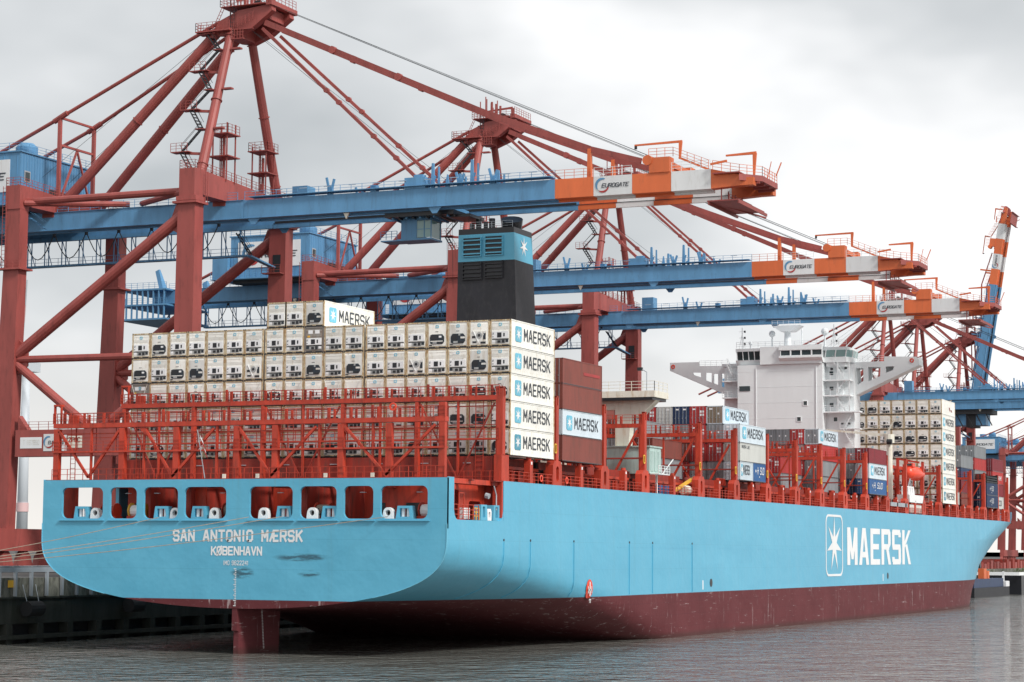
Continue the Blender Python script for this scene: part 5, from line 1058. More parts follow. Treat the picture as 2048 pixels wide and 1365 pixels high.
def make_crane(label, raised=None, cab=False, blen=None):
    org = (XC, 60.8, QZ)
    t = thing('gantry_crane', label, 'crane', org, 'ship-to-shore cranes along the quay')
    XN, XF = XC-12.05, XC+12.05; G0, G1 = 39.9, 48.2; ZG0, ZG1 = 55.15, 57.6
    YW, YL = 60.85, 88.75
    P = lambda name, m_, par=None, lab=None: m_.build(name, par or t, lab)
    for X in (XN, XF):
        m_ = MB(crane_red); m_.add([(X-1.1, YW-1.35, 13.3), (X+1.1, YW-1.35, 13.3), (X+1.1, YW+1.7, 13.3), (X-1.1, YW+1.7, 13.3), (X-1.05, YW-1.35, 56.6), (X+1.05, YW-1.35, 56.6), (X+1.05, YW+1.3, 56.6), (X-1.05, YW+1.3, 56.6)], [(0,3,2,1),(4,5,6,7),(0,1,5,4),(1,2,6,5),(2,3,7,6),(3,0,4,7)])
        leg = P('leg', m_); P('collar', MB(crane_red).box(X-1.5, X+1.5, YW-1.8, YW+1.9, 56.2, 56.5).box(X-1.25, X+1.25, YW-1.55, YW+1.5, 56.6, 57.2), leg)
        m_ = MB(crane_red); m_.add([(X-1.0, YL-.5, 13.3), (X+1.0, YL-.5, 13.3), (X+1.0, YL+2.6, 13.3), (X-1.0, YL+2.6, 13.3), (X-.95, YL-1.2, 49), (X+.95, YL-1.2, 49), (X+.95, YL+1.3, 49), (X-.95, YL+1.3, 49)], [(0,3,2,1),(4,5,6,7),(0,1,5,4),(1,2,6,5),(2,3,7,6),(3,0,4,7)])
        m_.box(X-.95, X+.95, YL-1.2, YL+1.2, 49.0, 60.3)
        leg = P('leg', m_); m_ = MB(crane_red); m_.box(X-1.5, X+1.5, YL-1.8, YL+1.8, 48.6, 48.85); m_.rail((X-1.45, YL-1.8, 48.85), (X-1.45, YL+1.8, 48.85), 1.1, 1.2, .03); P('collar', m_, leg)
        # portal beam and K bracing between water side and land side
        m_ = MB(crane_red); m_.box(X-.9, X+.9, YW+1.5, YL-1.5, 23.0, 26.6); m_.prism([(YL-1.6, 26.6), (YL-3.2, 26.6), (YL-1.6, 28.6)], 'x', X-.5, X+.5); pb = P('portal_beam', m_)
        m_ = MB(crane_red); m_.rail((X-.8, YW+2, 26.6), (X-.8, YL-2, 26.6), 1.1, 1.5, .03); P('railing', m_, pb)
        m_ = MB(crane_red); m_.tube((X, YL-.8, 37.0), (X, YW+1.0, 54.9), .78, 12); P('brace', m_)
        m_ = MB(crane_red); m_.tube((X, YL-.8, 36.3), (X, YW+1.0, 36.2), .5, 10); P('brace', m_)
        m_ = MB(crane_red); m_.tube((X, YL-.8, 35.6), (X, (YW+YL)/2+.5, 26.4), .62, 12); P('brace', m_)
        m_ = MB(crane_red); m_.tube((X, YW+.8, 35.6), (X, (YW+YL)/2-.5, 26.4), .62, 12); P('brace', m_)
        m_ = MB(crane_red); m_.plate([(YL-1.0, 34.2), (YL-2.6, 35.4), (YL-2.6, 37.8), (YL-1.0, 39.0)], [], 'x', X-.1, X+.1); P('gusset', m_); m_ = MB(crane_red); m_.plate([(YW+1.0, 52), (YW+3.4, 53.2), (YW+2.2, 56.2), (YW+1.0, 56.2)], [], 'x', X-.1, X+.1); P('gusset', m_)
        m_ = MB(crane_red); m_.tube((X+(.9 if X < XC else -.9), YL-1.2, 58.2), (X+(.9 if X < XC else -.9), YW+1.4, 58.2), .5, 10); P('top_tube', m_)
        gx = G0+.6 if X < XC else G1+.6
        m_ = MB(crane_red); m_.tube((X, YL-1.2, 57.9), (gx, 75.6, 58.2), .42, 8); m_.tube((X, YW+1.4, 57.9), (gx, 73.6, 58.2), .42, 8); P('plan_brace', m_)
    for Y in (YW, YL):
        m_ = MB(crane_red); m_.box(XN-4, XF+4, Y-.9, Y+.9, 10.3, 13.3); sb = P('sill_beam', m_)
        for k in range(8):
            x = XN-5+k*4.3-(1.2 if k > 3 else 0); m_ = MB(crane_red, dark); m_.prism([(x-1.6, 8.2), (x+1.6, 8.2), (x+1.1, 9.6), (x+.4, 10.29), (x-.4, 10.29), (x-1.1, 9.6)], 'y', Y-.5, Y+.5); m_.tube((x-.9, Y-.6, 7.85), (x-.9, Y+.6, 7.85), .45, 10, dark); m_.tube((x+.9, Y-.6, 7.85), (x+.9, Y+.6, 7.85), .45, 10, dark); P('bogie', m_, sb)
        z1 = 60.9 if Y == YW else 60.3; zb = 57.75; y0, y1 = Y-1.2, Y+1.15
        m_ = MB(crane_red); m_.box(XN-1.08, XN+1.08, y0-.02, y1+.02, 57.2 if Y == YW else 57, z1); m_.box(XF-1.08, XF+1.08, y0-.02, y1+.02, 57.2, z1-.5)
        m_.add([(XN+1, y0, zb-.2), (XF-1, y0, zb), (XF-1, y1, zb), (XN+1, y1, zb-.2), (XN+1, y0, z1), (XF-1, y0, z1-1.0), (XF-1, y1, z1-1.0), (XN+1, y1, z1)], [(0,3,2,1),(4,5,6,7),(0,1,5,4),(1,2,6,5),(2,3,7,6),(3,0,4,7)])
        ub = P('upper_beam', m_); m_ = MB(crane_red); m_.rail((XN-1, y0, z1), (XF, y0, z1-.9), 1.1, 1.3, .03); m_.rail((XN-1, y0, z1), (XN-1, y1, z1), 1.1, 1.0, .03); m_.rail((XN-1, y1, z1), (XF, y1, z1-.9), 1.1, 1.3, .03); P('railing', m_, ub)
        for gx in (G0-.05, G1+1.05): P('girder_hanger', MB(crane_red).box(gx, gx+.3, Y-1.0, Y+1.0, 57.0, 58.2), ub)
    # ladder on the land leg
    m_ = MB(crane_red); m_.ladder((XN-1.2, YL+1.2, 49), (XN-1.2, YL+1.2, 60.2), .6); P('ladder', m_); m_ = MB(crane_red); m_.ladder((XN+1.3, YW-1.6, 56.5), (XN+1.3, YW-1.6, 60.9), .6, axis=(1, 0, 0)); P('ladder', m_)
    # main girder (fixed part behind the hinge) and boom
    HY, HZ = 57.0, 56.4
    if raised:
        c_, s_ = math.cos(math.radians(raised)), math.sin(math.radians(raised))
        T = lambda p: Vector((p.x, HY+(p.y-HY)*c_+(p.z-HZ)*s_, HZ-(p.y-HY)*s_+(p.z-HZ)*c_)) if p.y < HY+.01 else p
        sc = blen or 1.0
    else: T = None
    def BM(*m): q_ = MB(*m); q_.T = T; return q_
    end = 125
    for gx in (G0, G1):
        m_ = MB(crane_blue); m_.box(gx, gx+1.3, HY, end, ZG0, ZG1); m_.box(gx-.12, gx+1.42, HY, end, ZG1-.001, ZG1+.06); m_.box(gx-.12, gx+1.42, HY, end, ZG0-.06, ZG0+.001)
        if gx == G1: m_.box(gx-.35, gx-.01, HY, end, ZG0-.25, ZG0+.3)
        else: m_.box(gx+1.31, gx+1.65, HY, end, ZG0-.25, ZG0+.3)
        gir = P('main_girder', m_)
        m_ = BM(crane_blue); m_.box(gx, gx+1.3, 11.6, HY-.05, ZG0, ZG1); m_.box(gx-.1, gx+1.4, 11.6, HY-.05, ZG0-.06, ZG0+.001)
        m_.box(gx-.4 if gx == G1 else gx+1.31, gx-.01 if gx == G1 else gx+1.7, 11.6, HY-.05, ZG0-.3, ZG0+.3)
        for yy in (55.5, 28.5): m_.prism([(yy-1, ZG0), (yy+1, ZG0), (yy+.3, ZG0-.9), (yy-.3, ZG0-.9)], 'x', gx+.1, gx+.25)
        boom = P('boom', m_)
        m_ = BM(dark); xr = gx-.45 if gx == G1 else gx+1.7; m_.box(xr, xr+.05, -9, HY-.1, ZG0+.32, ZG0+.42); m_.box(gx-.02 if gx == G1 else gx+1.3, gx-.005 if gx == G1 else gx+1.32, 12, HY-.1, ZG0+.5, ZG0+.75); P('trolley_rail', m_, boom)
        ys__ = [11.6, 6.35, 1.2, -3.95, -9.1]; mats = [crane_orange, crane_white, crane_orange, crane_white]
        for a, b_, mt in zip(ys__, ys__[1:], mats):
            m_ = BM(mt); m_.box(gx, gx+1.3, b_+.01, a-.01, ZG0, ZG1); m_.box(gx-.4 if gx == G1 else gx+1.31, gx-.01 if gx == G1 else gx+1.7, b_+.01, a-.01, ZG0-.3, ZG0+.3); P('painted_section', m_, boom)
        m_ = BM(crane_orange); m_.add([(gx+dx, yy, zz) for dx in (0, 1.3) for yy, zz in ((-9.11, ZG0), (-9.11, ZG1), (-12.7, ZG1-.9), (-12.7, ZG0+.2))], [(0,1,2,3),(7,6,5,4),(0,4,5,1),(1,5,6,2),(2,6,7,3),(3,7,4,0)]); P('painted_section', m_, boom)
        m_ = BM(crane_blue); m_.rail((gx+(0.05 if gx == G0 else 1.25), 11.6, ZG1+.05), (gx+(0.05 if gx == G0 else 1.25), HY-.1, ZG1+.05), 1.15, 1.6, .028); m_.box(gx-.5, gx+1.2, 12, HY-1, ZG1+.3, ZG1+.4)
        P('boom_railing', m_, boom)
        m_ = BM(crane_orange if gx == G0 else crane_white); m_.rail((gx+.05, 6.4, ZG1), (gx+.05, 11.6, ZG1), 1.15, 1.2, .028, crane_orange); m_.rail((gx+.05, 1.3, ZG1), (gx+.05, 6.3, ZG1), 1.15, 1.2, .028, crane_white); m_.rail((gx+.05, -9, ZG1), (gx+.05, -4, ZG1), 1.15, 1.2, .028, crane_white); P('tip_railing', m_, boom)
        m_ = MB(crane_blue); m_.rail((gx+.05, HY+1, ZG1+.05), (gx+.05, 122, ZG1+.05), 1.1, 1.8, .028); P('girder_railing', m_, gir)
    sg = BM(crane_white)
    gate_sign(sg, (G0-.03, 6.2, ZG0+.15), (0, -1, 0), (0, 0, 1), 4.9, 2.3); P('boom_sign', sg)
    # small fittings on the boom
    for (yy, ht, kind) in ((44.1, 2.4, 'v'), (37.5, .9, 'b'), (29.0, 3.3, 'p'), (26.9, 1.7, 'q'), (25.1, 1.9, 'v'), (23.4, 3.4, 'p'), (20.4, 2.1, 'v')):
        for gx in (G0+.6, G1+.6):
            m_ = BM(crane_blue)
            if kind == 'v': m_.bar((gx, yy, ZG1), (gx, yy, ZG1+ht*.55), .7, .5); m_.bar((gx, yy+.25, ZG1+ht*.4), (gx, yy+.6, ZG1+ht), .3, .22); m_.bar((gx, yy-.25, ZG1+ht*.4), (gx, yy-.55, ZG1+ht*.9), .3, .22)
            elif kind == 'p': m_.bar((gx, yy, ZG1), (gx, yy, ZG1+ht), .5, .35, w2=.28); m_.bar((gx, yy-.85, ZG1), (gx, yy-.85, ZG1+ht*.85), .28, .25, w2=.2); m_.bar((gx, yy-.4, ZG1+ht*.5), (gx, yy+.2, ZG1+.2), .2)
            elif kind == 'q': m_.bar((gx, yy, ZG1), (gx, yy, ZG1+ht), .6, .4, w2=.15, h2=.15)
            else: m_.box(gx-.5, gx+.5, yy-.4, yy+.4, ZG1, ZG1+ht)
            P('rope_guide', m_)
    m_ = BM(crane_blue); m_.box(G0-.1, G0+1.5, 29.8, 32.8, ZG1, ZG1+1.5); m_.box(G1-.1, G1+1.5, 29.8, 32.8, ZG1, ZG1+1.5); m_.box(G0+.2, G0+1.2, 30.3, 31.6, ZG1+1.5, ZG1+1.9); P('stay_anchor', m_)
    m_ = BM(galv)
    for k in range(12): m_.box(G0-.2, G0-.1, 14+k*3.7, 15.1+k*3.7, ZG1+1.05, ZG1+1.12)
    P('boom_lamps', m_)
    # end platforms and service jibs at the tip
    m_ = BM(crane_orange, crane_red); m_.box(G0-.6, G1+1.9, -12.9, -9.5, ZG1-.75, ZG1-.6, crane_red)
    vs = [(G0-.6, -12.9, 55.9), (G1+1.0, -12.9, 55.9), (G1-.6, -15.3, 55.9), (G0+1.4, -15.3, 55.9), (G0-.6, -12.9, 56.7), (G1+1.0, -12.9, 56.7), (G1-.6, -15.3, 56.6), (G0+1.4, -15.3, 56.6)]
    m_.add(vs, [(0,3,2,1),(4,5,6,7),(0,1,5,4),(1,2,6,5),(2,3,7,6),(3,0,4,7)], crane_red); m_.box(G0, G0+1.3, -14.5, -12.7, ZG0+.2, 56.3); m_.box(G1, G1+1.3, -14.5, -12.7, ZG0+.2, 56.3)
    for k in range(4): m_.box(G0+1+k*2.1, G0+1.2+k*2.1, -15.0, -12.9, 55.6, 55.9, crane_red)
    tp = P('tip_platform', m_)
    m_ = BM(crane_orange); m_.rail((G0-.5, -9.5, ZG1-.2), (G0-.5, -12.9, 56.7), 1.15, .9, .03); m_.rail((G0-.5, -12.9, 56.7), (G0+1.5, -15.2, 56.6), 1.15, .9, .03); m_.rail((G0+1.5, -15.2, 56.6), (G1-.6, -15.2, 56.6), 1.15, 1.0, .03); m_.bar((G1-1, -15.2, 57.5), (G1-1, -15.9, 59.2), .12); m_.bar((G1-2, -14.3, 56.6), (G1-2, -14.9, 59.2), .08); m_.bar((G0-.4, -9.2, ZG1+.5), (G0-.4, -11.3, ZG1+.8), .25); P('platform_railing', m_, tp)
    m_ = BM(crane_red); m_.box(G0-1.8, G1+.6, -13.2, -9.2, ZG0-1.9, ZG0-1.75); m_.bar((G0-1.8, -13.2, ZG0-2.1), (G1+1.5, -13.2, ZG0-2.1), .2, .35); m_.bar((G0-1.8, -9.4, ZG0-2.1), (G1+1.5, -9.4, ZG0-2.1), .2, .35)
    for k in range(4): m_.bar((G0+.5+k*2.8, -10.3, ZG0-1.75), (G0+.5+k*2.8, -10.3, ZG0+.1), .12)
    m_.rail((G0+.2, -11.4, ZG0-1.75), (G1+1.1, -11.4, ZG0-1.75), 1.0, 1.2, .03); m_.bar((G0+.2, -9.3, ZG0-1.75), (G1+3.5, -12.5, ZG0-2.1), .18); P('hung_platform', m_, tp)
    m_ = BM(crane_orange)
    m_.box(G0-.15, G0+1.45, -3.8, -1.1, ZG1, ZG1+1.9); m_.box(G1-.15, G1+1.45, -3.8, -1.1, ZG1, ZG1+1.9); m_.tube((G0-.3, -.9, ZG1+1.6), (G0+1.6, -.9, ZG1+1.6), .65, 10); m_.bar((G0+1.2, -4.6, ZG1+1.9), (G0+1.2, -8.6, ZG1+.1), .5, .25); m_.box(G0+1.5, G1, -3.6, -3.2, ZG1+.8, ZG1+1.5); m_.box(G0+1.5, G1, -2.0, -1.4, ZG1, ZG1+.5)
    ab = P('stay_anchor_block', m_)
    m_ = BM(crane_orange); m_.rail((G0, -1, ZG1+1.9), (G0, -4.2, ZG1+1.9), 1.15, .8, .03); m_.rail((G0, -4.2, ZG1+1.9), (G0, -8.8, ZG1), 1.15, .9, .03); P('block_railing', m_, ab)
    m_ = BM(crane_orange); m_.bar((G0+2.0, -4.4, ZG1+1.9), (G0+2.0, -4.5, ZG1+4.1), .22, .22, w2=.45, h2=.25); m_.bar((G0+2.0, -4.7, ZG1+4.1), (G0+2.0, 1.6, ZG1+4.0), .22, .3, h2=.2); m_.box(G0+1.9, G0+2.1, 1.3, 1.6, ZG1+3.5, ZG1+3.9, dark); P('service_jib', m_, ab)
    m_ = BM(crane_orange); m_.bar((G0+2.0, -14.0, 56.7), (G0+2.0, -14.1, 59.6), .22, .22, w2=.5, h2=.3); m_.bar((G0+2.0, -14.3, 59.6), (G0+2.0, -10.4, 59.5), .25, .35, h2=.2); P('service_jib', m_, tp)
    for gx in (G0+.6, G1+.6): P('stay_post', BM(crane_orange).bar((gx, 7.1, ZG1), (gx, 7.1, ZG1+3.7), .5, .7, w2=.45, h2=.6))
    # rear end: parked-trolley platforms
    m_ = MB(crane_blue)
    for z in (57.7, 54.9, 52.3): m_.box(G0-2.5, G1+4, 121, 131, z-.3, z)
    for k in range(9):
        for X in (G0-2.3, G1+3.8): m_.bar((X, 121.5+k*1.15, 52.2), (X, 121.5+k*1.15, 57.6), .25)
    for X in (G0-2.4, G1+3.9): m_.rail((X, 121, 57.7), (X, 131, 57.7), 1.1, 1.2, .03); m_.rail((X, 121, 54.9), (X, 131, 54.9), 1.1, 1.2, .03); m_.bar((X, 131, 52.4), (X, 129.5, 55), .15); m_.bar((X, 131, 55), (X, 129.5, 57.7), .15)
    P('rear_platform', m_)
    m_ = MB(crane_blue); m_.box(G0+1.4, G1, 124.2, 125, ZG0, ZG1); m_.box(G0+1.4, G1, 90, 91, ZG1-.6, ZG1); m_.bar((G0+.6, 123.5, ZG1), (G0+.8, 125, ZG1+3.8), 1.3, .9, w2=.4); m_.bar((G1+.6, 119, ZG1), (G1+.8, 120, ZG1+2.4), 1.6, 1.2, w2=.4); P('end_tie', m_)
    # A frame
    AZ = 82.6
    for sx_, X, bx in ((-1, XN+2.2, XC-2.0), (1, XF-1.2, XC+2.9)):
        P('mast_leg', MB(crane_red).tube((X, YW, 60.2), (bx, YW+.2, AZ), .70, 12, r2=.60))
        gx = G0+.6 if sx_ < 0 else G1+.6
        fl_ = MB(crane_red)
        for a_, b_, rr in ((Vector((X, YW, 60.2)), Vector((bx, YW+.2, AZ)), .8), (Vector((gx, YL-.6, 57.6)), Vector((bx, YW+1.8, AZ)), .82)):
            for f_ in (.08, .5, .93): c = a_.lerp(b_, f_); d_ = (b_-a_).normalized()*.07; fl_.tube(c-d_, c+d_, rr, 12)
        P('flange', fl_)
        P('back_strut', MB(crane_red).tube((gx, YL-.6, 57.6), (bx, YW+1.8, AZ), .70, 12))
        m_ = MB(crane_red); m_.tube((gx, 118, 58.4), (gx, 87.3, 71.4), .28, 8); m_.tube((gx, 87.6, 71.3), (bx, YW+2.5, AZ+.6), .27, 8); m_.tube((gx, 88.6, 70.8), (gx, 86.4, 71.9), .40, 8); P('back_stay', m_)
        P('stay_frame_post', MB(crane_red).bar((gx, 87.6, ZG1), (gx, 87.6, 71.4), .5, .42))
        m_ = MB(crane_red); pm_ = (gx, 21.6, 67.0); pm2 = (gx, 7.1, 61.3); e0 = (gx, .2, ZG1+1.7)
        if not raised:
            a0 = Vector((bx, YW-5.0, AZ+.0)); P('fore_stay', MB(crane_red).bar(a0, pm_, .38, .78).bar(pm_, pm2, .38, .78).bar(pm2, e0, .38, .7))
            m_ = MB(crane_red)
            for f_ in (.32, .62): c = a0.lerp(Vector(pm_), f_); m_.tube(c-Vector((.35, 0, 0)), c+Vector((.35, 0, 0)), .55, 8)
            P('stay_joint', m_)
            a1 = Vector((bx, YW-4.6, AZ-.8)); e1 = Vector((gx, 31.0, ZG1+1.2)); P('inner_stay', MB(crane_red).bar(a1, e1, .32, .42))
            m_ = MB(crane_red)
            for f_ in (.42, .5, .72, .86): c = a1.lerp(e1, f_); m_.tube(c-Vector((.25, 0, 0)), c+Vector((.25, 0, 0)), .38, 8)
            P('stay_joint', m_)
        else:
            f1 = T(Vector((gx, 31.0, ZG1+.6))); P('folded_stay', MB(crane_red).bar((bx, YW-3.5, AZ-1), (gx, YW-4.0, 70), .35).bar((gx, YW-4.0, 70), f1, .35)); f2 = T(Vector((gx, 1.0, ZG1+.6))); P('folded_stay', MB(crane_red).bar((bx, YW-4.5, AZ), (gx, YW-6.5, 62), .35).bar((gx, YW-6.5, 62), T(Vector((gx, 12, ZG1+2.5))), .4).bar(T(Vector((gx, 12, ZG1+2.5))), f2, .35))
    m_ = MB(crane_red); m_.bar((G0+.6, 87.6, 71.3), (G1+.6, 87.6, 71.3), .3); m_.bar((G0+.6, 87.6, 67.4), (G1+.6, 87.6, 67.4), .3); m_.bar((G0+.6, 87.6, 58.6), (XC, 87.6, 67.3), .25); m_.bar((G1+.6, 87.6, 58.6), (XC, 87.6, 67.3), .25); P('stay_frame', m_)
    # head: wedge-shaped box with platforms
    m_ = MB(crane_red); m_.prism([(YW+1.8, AZ-1.3), (YW+2.2, AZ+.6), (YW-1, AZ+1.9), (YW-6.2, AZ+2.4), (YW-6.4, AZ+1.5), (YW-3.4, AZ-.6), (YW-.5, AZ-1.7)], 'x', XC-2.6, XC-1.5)
    m_.prism([(YW+1.8, AZ-1.3), (YW+2.2, AZ+.6), (YW-1, AZ+1.9), (YW-6.2, AZ+2.4), (YW-6.4, AZ+1.5), (YW-3.4, AZ-.6), (YW-.5, AZ-1.7)], 'x', XC+2.3, XC+3.5)
    m_.box(XC-1.5, XC+2.3, YW-.9, YW+1.2, AZ-1.6, AZ+1.6); m_.box(XC-1.5, XC+2.3, YW-5.4, YW-4.2, AZ+.6, AZ+2.1); m_.box(XC-3.0, XC+4.2, YW-6.5, YW-5.6, AZ+2.2, AZ+2.9); hd = P('mast_head', m_)
    m_ = MB(crane_red); m_.box(XC-3.6, XC-2.2, YW-.2, YW+5.2, AZ-.9, AZ-.75); m_.rail((XC-3.5, YW-.2, AZ-.75), (XC-3.5, YW+5.2, AZ-.75), 1.2, .8, .03); m_.rail((XC-3.5, YW+5.2, AZ-.75), (XC-2.2, YW+5.2, AZ-.75), 1.2, .6, .03)
    m_.box(XC-3.2, XC+3.8, YW-5.6, YW+1.5, AZ+2.42, AZ+2.5); m_.rail((XC-3.2, YW-6, AZ+2.5), (XC-3.2, YW+1.5, AZ+2.5), 1.15, 1.0, .03); m_.rail((XC-3.2, YW+1.5, AZ+2.5), (XC+3.8, YW+1.5, AZ+2.5), 1.15, 1.0, .03); m_.rail((XC-3.2, YW-6.5, AZ+2.9), (XC+3.8, YW-6.5, AZ+2.9), 1.15, 1.0, .03)
    m_.ladder((XC-3.1, YW+2.6, AZ-.75), (XC-3.1, YW+1.0, AZ+2.5), .6, axis=(1, 0, 0)); m_.box(XC-3.2, XC-2.7, YW-2.2, YW-.4, AZ-2.2, AZ-2.1); m_.rail((XC-3.2, YW-2.2, AZ-2.1), (XC-3.2, YW-.4, AZ-2.1), 1.3, .4, .03); P('head_platform', m_, hd)
    m_ = MB(crane_red, black_steel)
    for k in range(7): X = XC-2.6+k*.9; m_.bar((X, YW+.2-(k % 3)*.6, AZ+.6), (X, YW+.2-(k % 3)*.6, AZ+5.5+(k % 2)), .14)
    m_.ladder((XC-2.75, YW-.2, AZ-1.6), (XC-2.75, YW-.2, AZ+4.2), .6, mat=black_steel); m_.rail((XC-3.0, YW-3.6, AZ+.4), (XC-3.0, YW-.6, AZ-.8), 1.1, .6, .03); m_.box(XC-3.0, XC-2.62, YW-3.6, YW-.6, AZ-.9, AZ-.8); P('head_mast', m_, hd)
    m_ = MB(crane_red, dark)
    for X in (XC-1.6, XC+.2, XC+2.0): m_.tube((X, YW-3.5, AZ+2.7), (X+.3, YW-3.5, AZ+2.7), .75, 12, dark); m_.bar((X-.15, YW-1.6, AZ+2.5), (X-.15, YW-1.6, AZ+5.5), .3)
    m_.box(XC-2, XC+2.6, YW-4.8, YW-2.6, AZ+2.5, AZ+2.9); m_.bar((XC+2.2, YW-3.8, AZ+2.5), (XC+2.2, YW-3.8, AZ+5.0), .3, w2=.6); m_.bar((XC+2.2, YW-3.8, AZ+5.1), (XC+2.2, YW+2.2, AZ+4.7), .25, .35, h2=.2); P('sheave_gear', m_, hd)
    # zigzag stair up the near mast leg
    z = 61.0; A = Vector((XN+2.2, YW, 60.2)); Bv = Vector((XC-2.0, YW+.2, AZ)); k = 0; fl = [61.0, 64.0, 67.2, 70.2, 73.0, 76.0, 79.0, 81.6]
    for z0, z1 in zip(fl, fl[1:]):
        c0 = A.lerp(Bv, (z0-60.2)/(AZ-60.2)); c1 = A.lerp(Bv, (z1-60.2)/(AZ-60.2)); oa, ob = (1.3, 3.6) if k % 2 == 0 else (3.6, 1.3)
        m_ = MB(black_steel, crane_red); m_.stair((c0.x-.3, YW+oa, z0), (c1.x-.3, YW+ob, z1), .7, black_steel); m_.box(c1.x-.9, c1.x+.5, YW+(.6 if ob < 2 else 2.2), YW+(2.0 if ob < 2 else 5.0), z1-.12, z1, crane_red)
        if ob > 2: m_.rail((c1.x-.9, YW+2.4, z1), (c1.x-.9, YW+5.0, z1), 1.15, .8, .028, crane_red); m_.bar((c1.x, YW+.4, z1-.4), (c1.x, YW+3.6, z1-.1), .3, .35, crane_red)
        else: m_.box(c1.x-.4, c1.x+.4, YW-2.0, YW-.6, z1-.1, z1+.12, crane_red)
        k += 1; P('stair_flight', m_)
    for (X, y0, z0, z1) in ((XC-4.2, YW-.2, 60.8, 68.4), (XC+6.3, YW-.2, 60.2, 67.0)):
        m_ = MB(crane_red)
        for dx in (-1.1, 1.1):
            for dy in (-1.1, 1.1): m_.bar((X+dx, y0+dy, z0-.5), (X+dx, y0+dy, z1), .16)
        for z in (z0+2.9, z0+6.0): m_.box(X-1.6, X+1.6, y0-1.6, y0+1.6, z, z+.15)
        for z in (z0+6.15,):
            for a, b_ in (((-1.5, -1.5), (1.5, -1.5)), ((-1.5, -1.5), (-1.5, 1.5)), ((-1.5, 1.5), (1.5, 1.5))): m_.rail((X+a[0], y0+a[1], z), (X+b_[0], y0+b_[1], z), 1.2, .9, .03)
        m_.bar((X, y0, z0-.5), (X, y0, z1-1.5), .3); m_.ladder((X-.6, y0, z0), (X-.6, y0, z1-1.2), .6); P('rope_tower', m_)
    P('lift_cabin', MB(crane_blue).box(XF-.5, XF+1.9, YW-4.4, YW-2.0, 57.0, 62.2))
    # machinery house
    m_ = MB(crane_blue); m_.box(XC-8.7, XC+8.9, 90.9, 106.8, 58.4, 65.9); m_.box(XC-8.9, XC+9.1, 90.7, 107, 65.9, 66.1); m_.box(XC-8.4, XC+8.6, 91.3, 106.4, 57.66, 58.4, dark)
    for k in range(28): m_.box(XC-8.6+k*.63, XC-8.5+k*.63, 90.84, 90.9, 58.5, 65.85)
    for k in range(14): m_.box(XC-8.76, XC-8.7, 91.4+k*1.12, 91.5+k*1.12, 58.5, 65.85)
    hs = P('machinery_house', m_)
    m_ = MB(crane_white); m_.box(XC-8.85, XC-8.77, 92.6, 105.2, 60.3, 64.9); gate_sign(m_, (XC-8.87, 105.2, 60.3), (0, -1, 0), (0, 0, 1), 12.6, 4.6); P('house_sign', m_, hs)
    P('house_window', MB(glass, galv).box(XC-7.6, XC-6.6, 90.78, 90.83, 62.0, 63.2).box(XC-7.8, XC-6.4, 90.83, 90.86, 61.8, 63.4, galv), hs)
    P('rope_slot', MB(dark).box(XC-2, XC+5.5, 90.78, 90.83, 60.2, 61.6).box(XC-2.2, XC+5.7, 90.3, 90.8, 59.4, 59.6).box(XC-2.2, XC+5.7, 90.3, 90.8, 60.6, 60.75), hs)
    P('house_door', MB(crane_white).box(XC-8.82, XC-8.78, 106.9-.9, 106.8, 58.5, 60.5) , hs)
    m_ = MB(crane_blue); m_.tube((XC-1.8, 95.0, 66.1), (XC-1.8, 95.0, 67.9), 1.6, 14); m_.tube((XC-1.8, 95.0, 67.9), (XC-1.8, 95.0, 68.5), 1.6, 14, r2=1.0); m_.tube((XC+3.5, 100, 66.1), (XC+3.5, 100, 68.0), 1.5, 14); P('roof_ventilator', m_, hs)
    m_ = MB(crane_blue); m_.rail((XC-8.7, 90.9, 66.1), (XC+8.9, 90.9, 66.1), 1.15, 1.8, .028); m_.rail((XC-8.7, 90.9, 66.1), (XC-8.7, 106.8, 66.1), 1.15, 1.8, .028); P('roof_railing', m_, hs)
    m_ = MB(crane_blue); m_.box(XC-10.2, XC-8.7, 92, 110, 58.2, 58.35); m_.rail((XC-10.2, 92, 58.35), (XC-10.2, 110, 58.35), 1.1, 1.4, .028); m_.box(XC-9.6, XC-1, 106.9, 110, 58.4, 62.6); m_.stair((XC-9.4, 91, 57.8), (XC-9.4, 86, 54.6), .8); P('side_gallery', m_, hs)
    # hung walkway with festooned cables
    m_ = MB(crane_blue); XW = G1+2.2; m_.box(XW-.1, XW+.9, 62.5, 121, 51.6, 51.85)
    for k in range(20):
        y = 63+k*3.0; m_.bar((XW-.1, y, 51.7), (XW-.1, y, 55.3), .12); m_.bar((XW-.1, y+.7, 51.7), (XW-.1, y+.7, 55.3), .12); m_.bar((XW+.8, y, 51.8), (XW-.6, y+.3, 55.3), .08)
    for k in range(29): m_.bar((XW+.85, 63+k*2, 51.8), (XW+.85, 63+k*2, 52.95), .05)
    m_.bar((XW+.85, 62.5, 52.95), (XW+.85, 121, 52.95), .05); m_.bar((XW+.85, 62.5, 52.4), (XW+.85, 121, 52.4), .05)
    m_.bar((XW+.4, 62.5, 51.7), (XF-1.2, YW+.5, 50.6), .9, .2, crane_blue); m_.stair((XW+.5, 64.5, 55.0), (XW+.5, 62.3, 51.9), .7, black_steel); P('service_walkway', m_)
    m_ = MB(crane_red); m_.box(XF-2.2, XF-1.1, YW-1.2, YW+1.8, 49.6, 49.75); m_.rail((XF-2.2, YW-1.2, 49.75), (XF-2.2, YW+1.8, 49.75), 1.1, .8, .03); m_.box(XF-1.16, XF-1.07, YW-.6, YW+.6, 49.8, 52.4, dark); P('leg_balcony', m_)
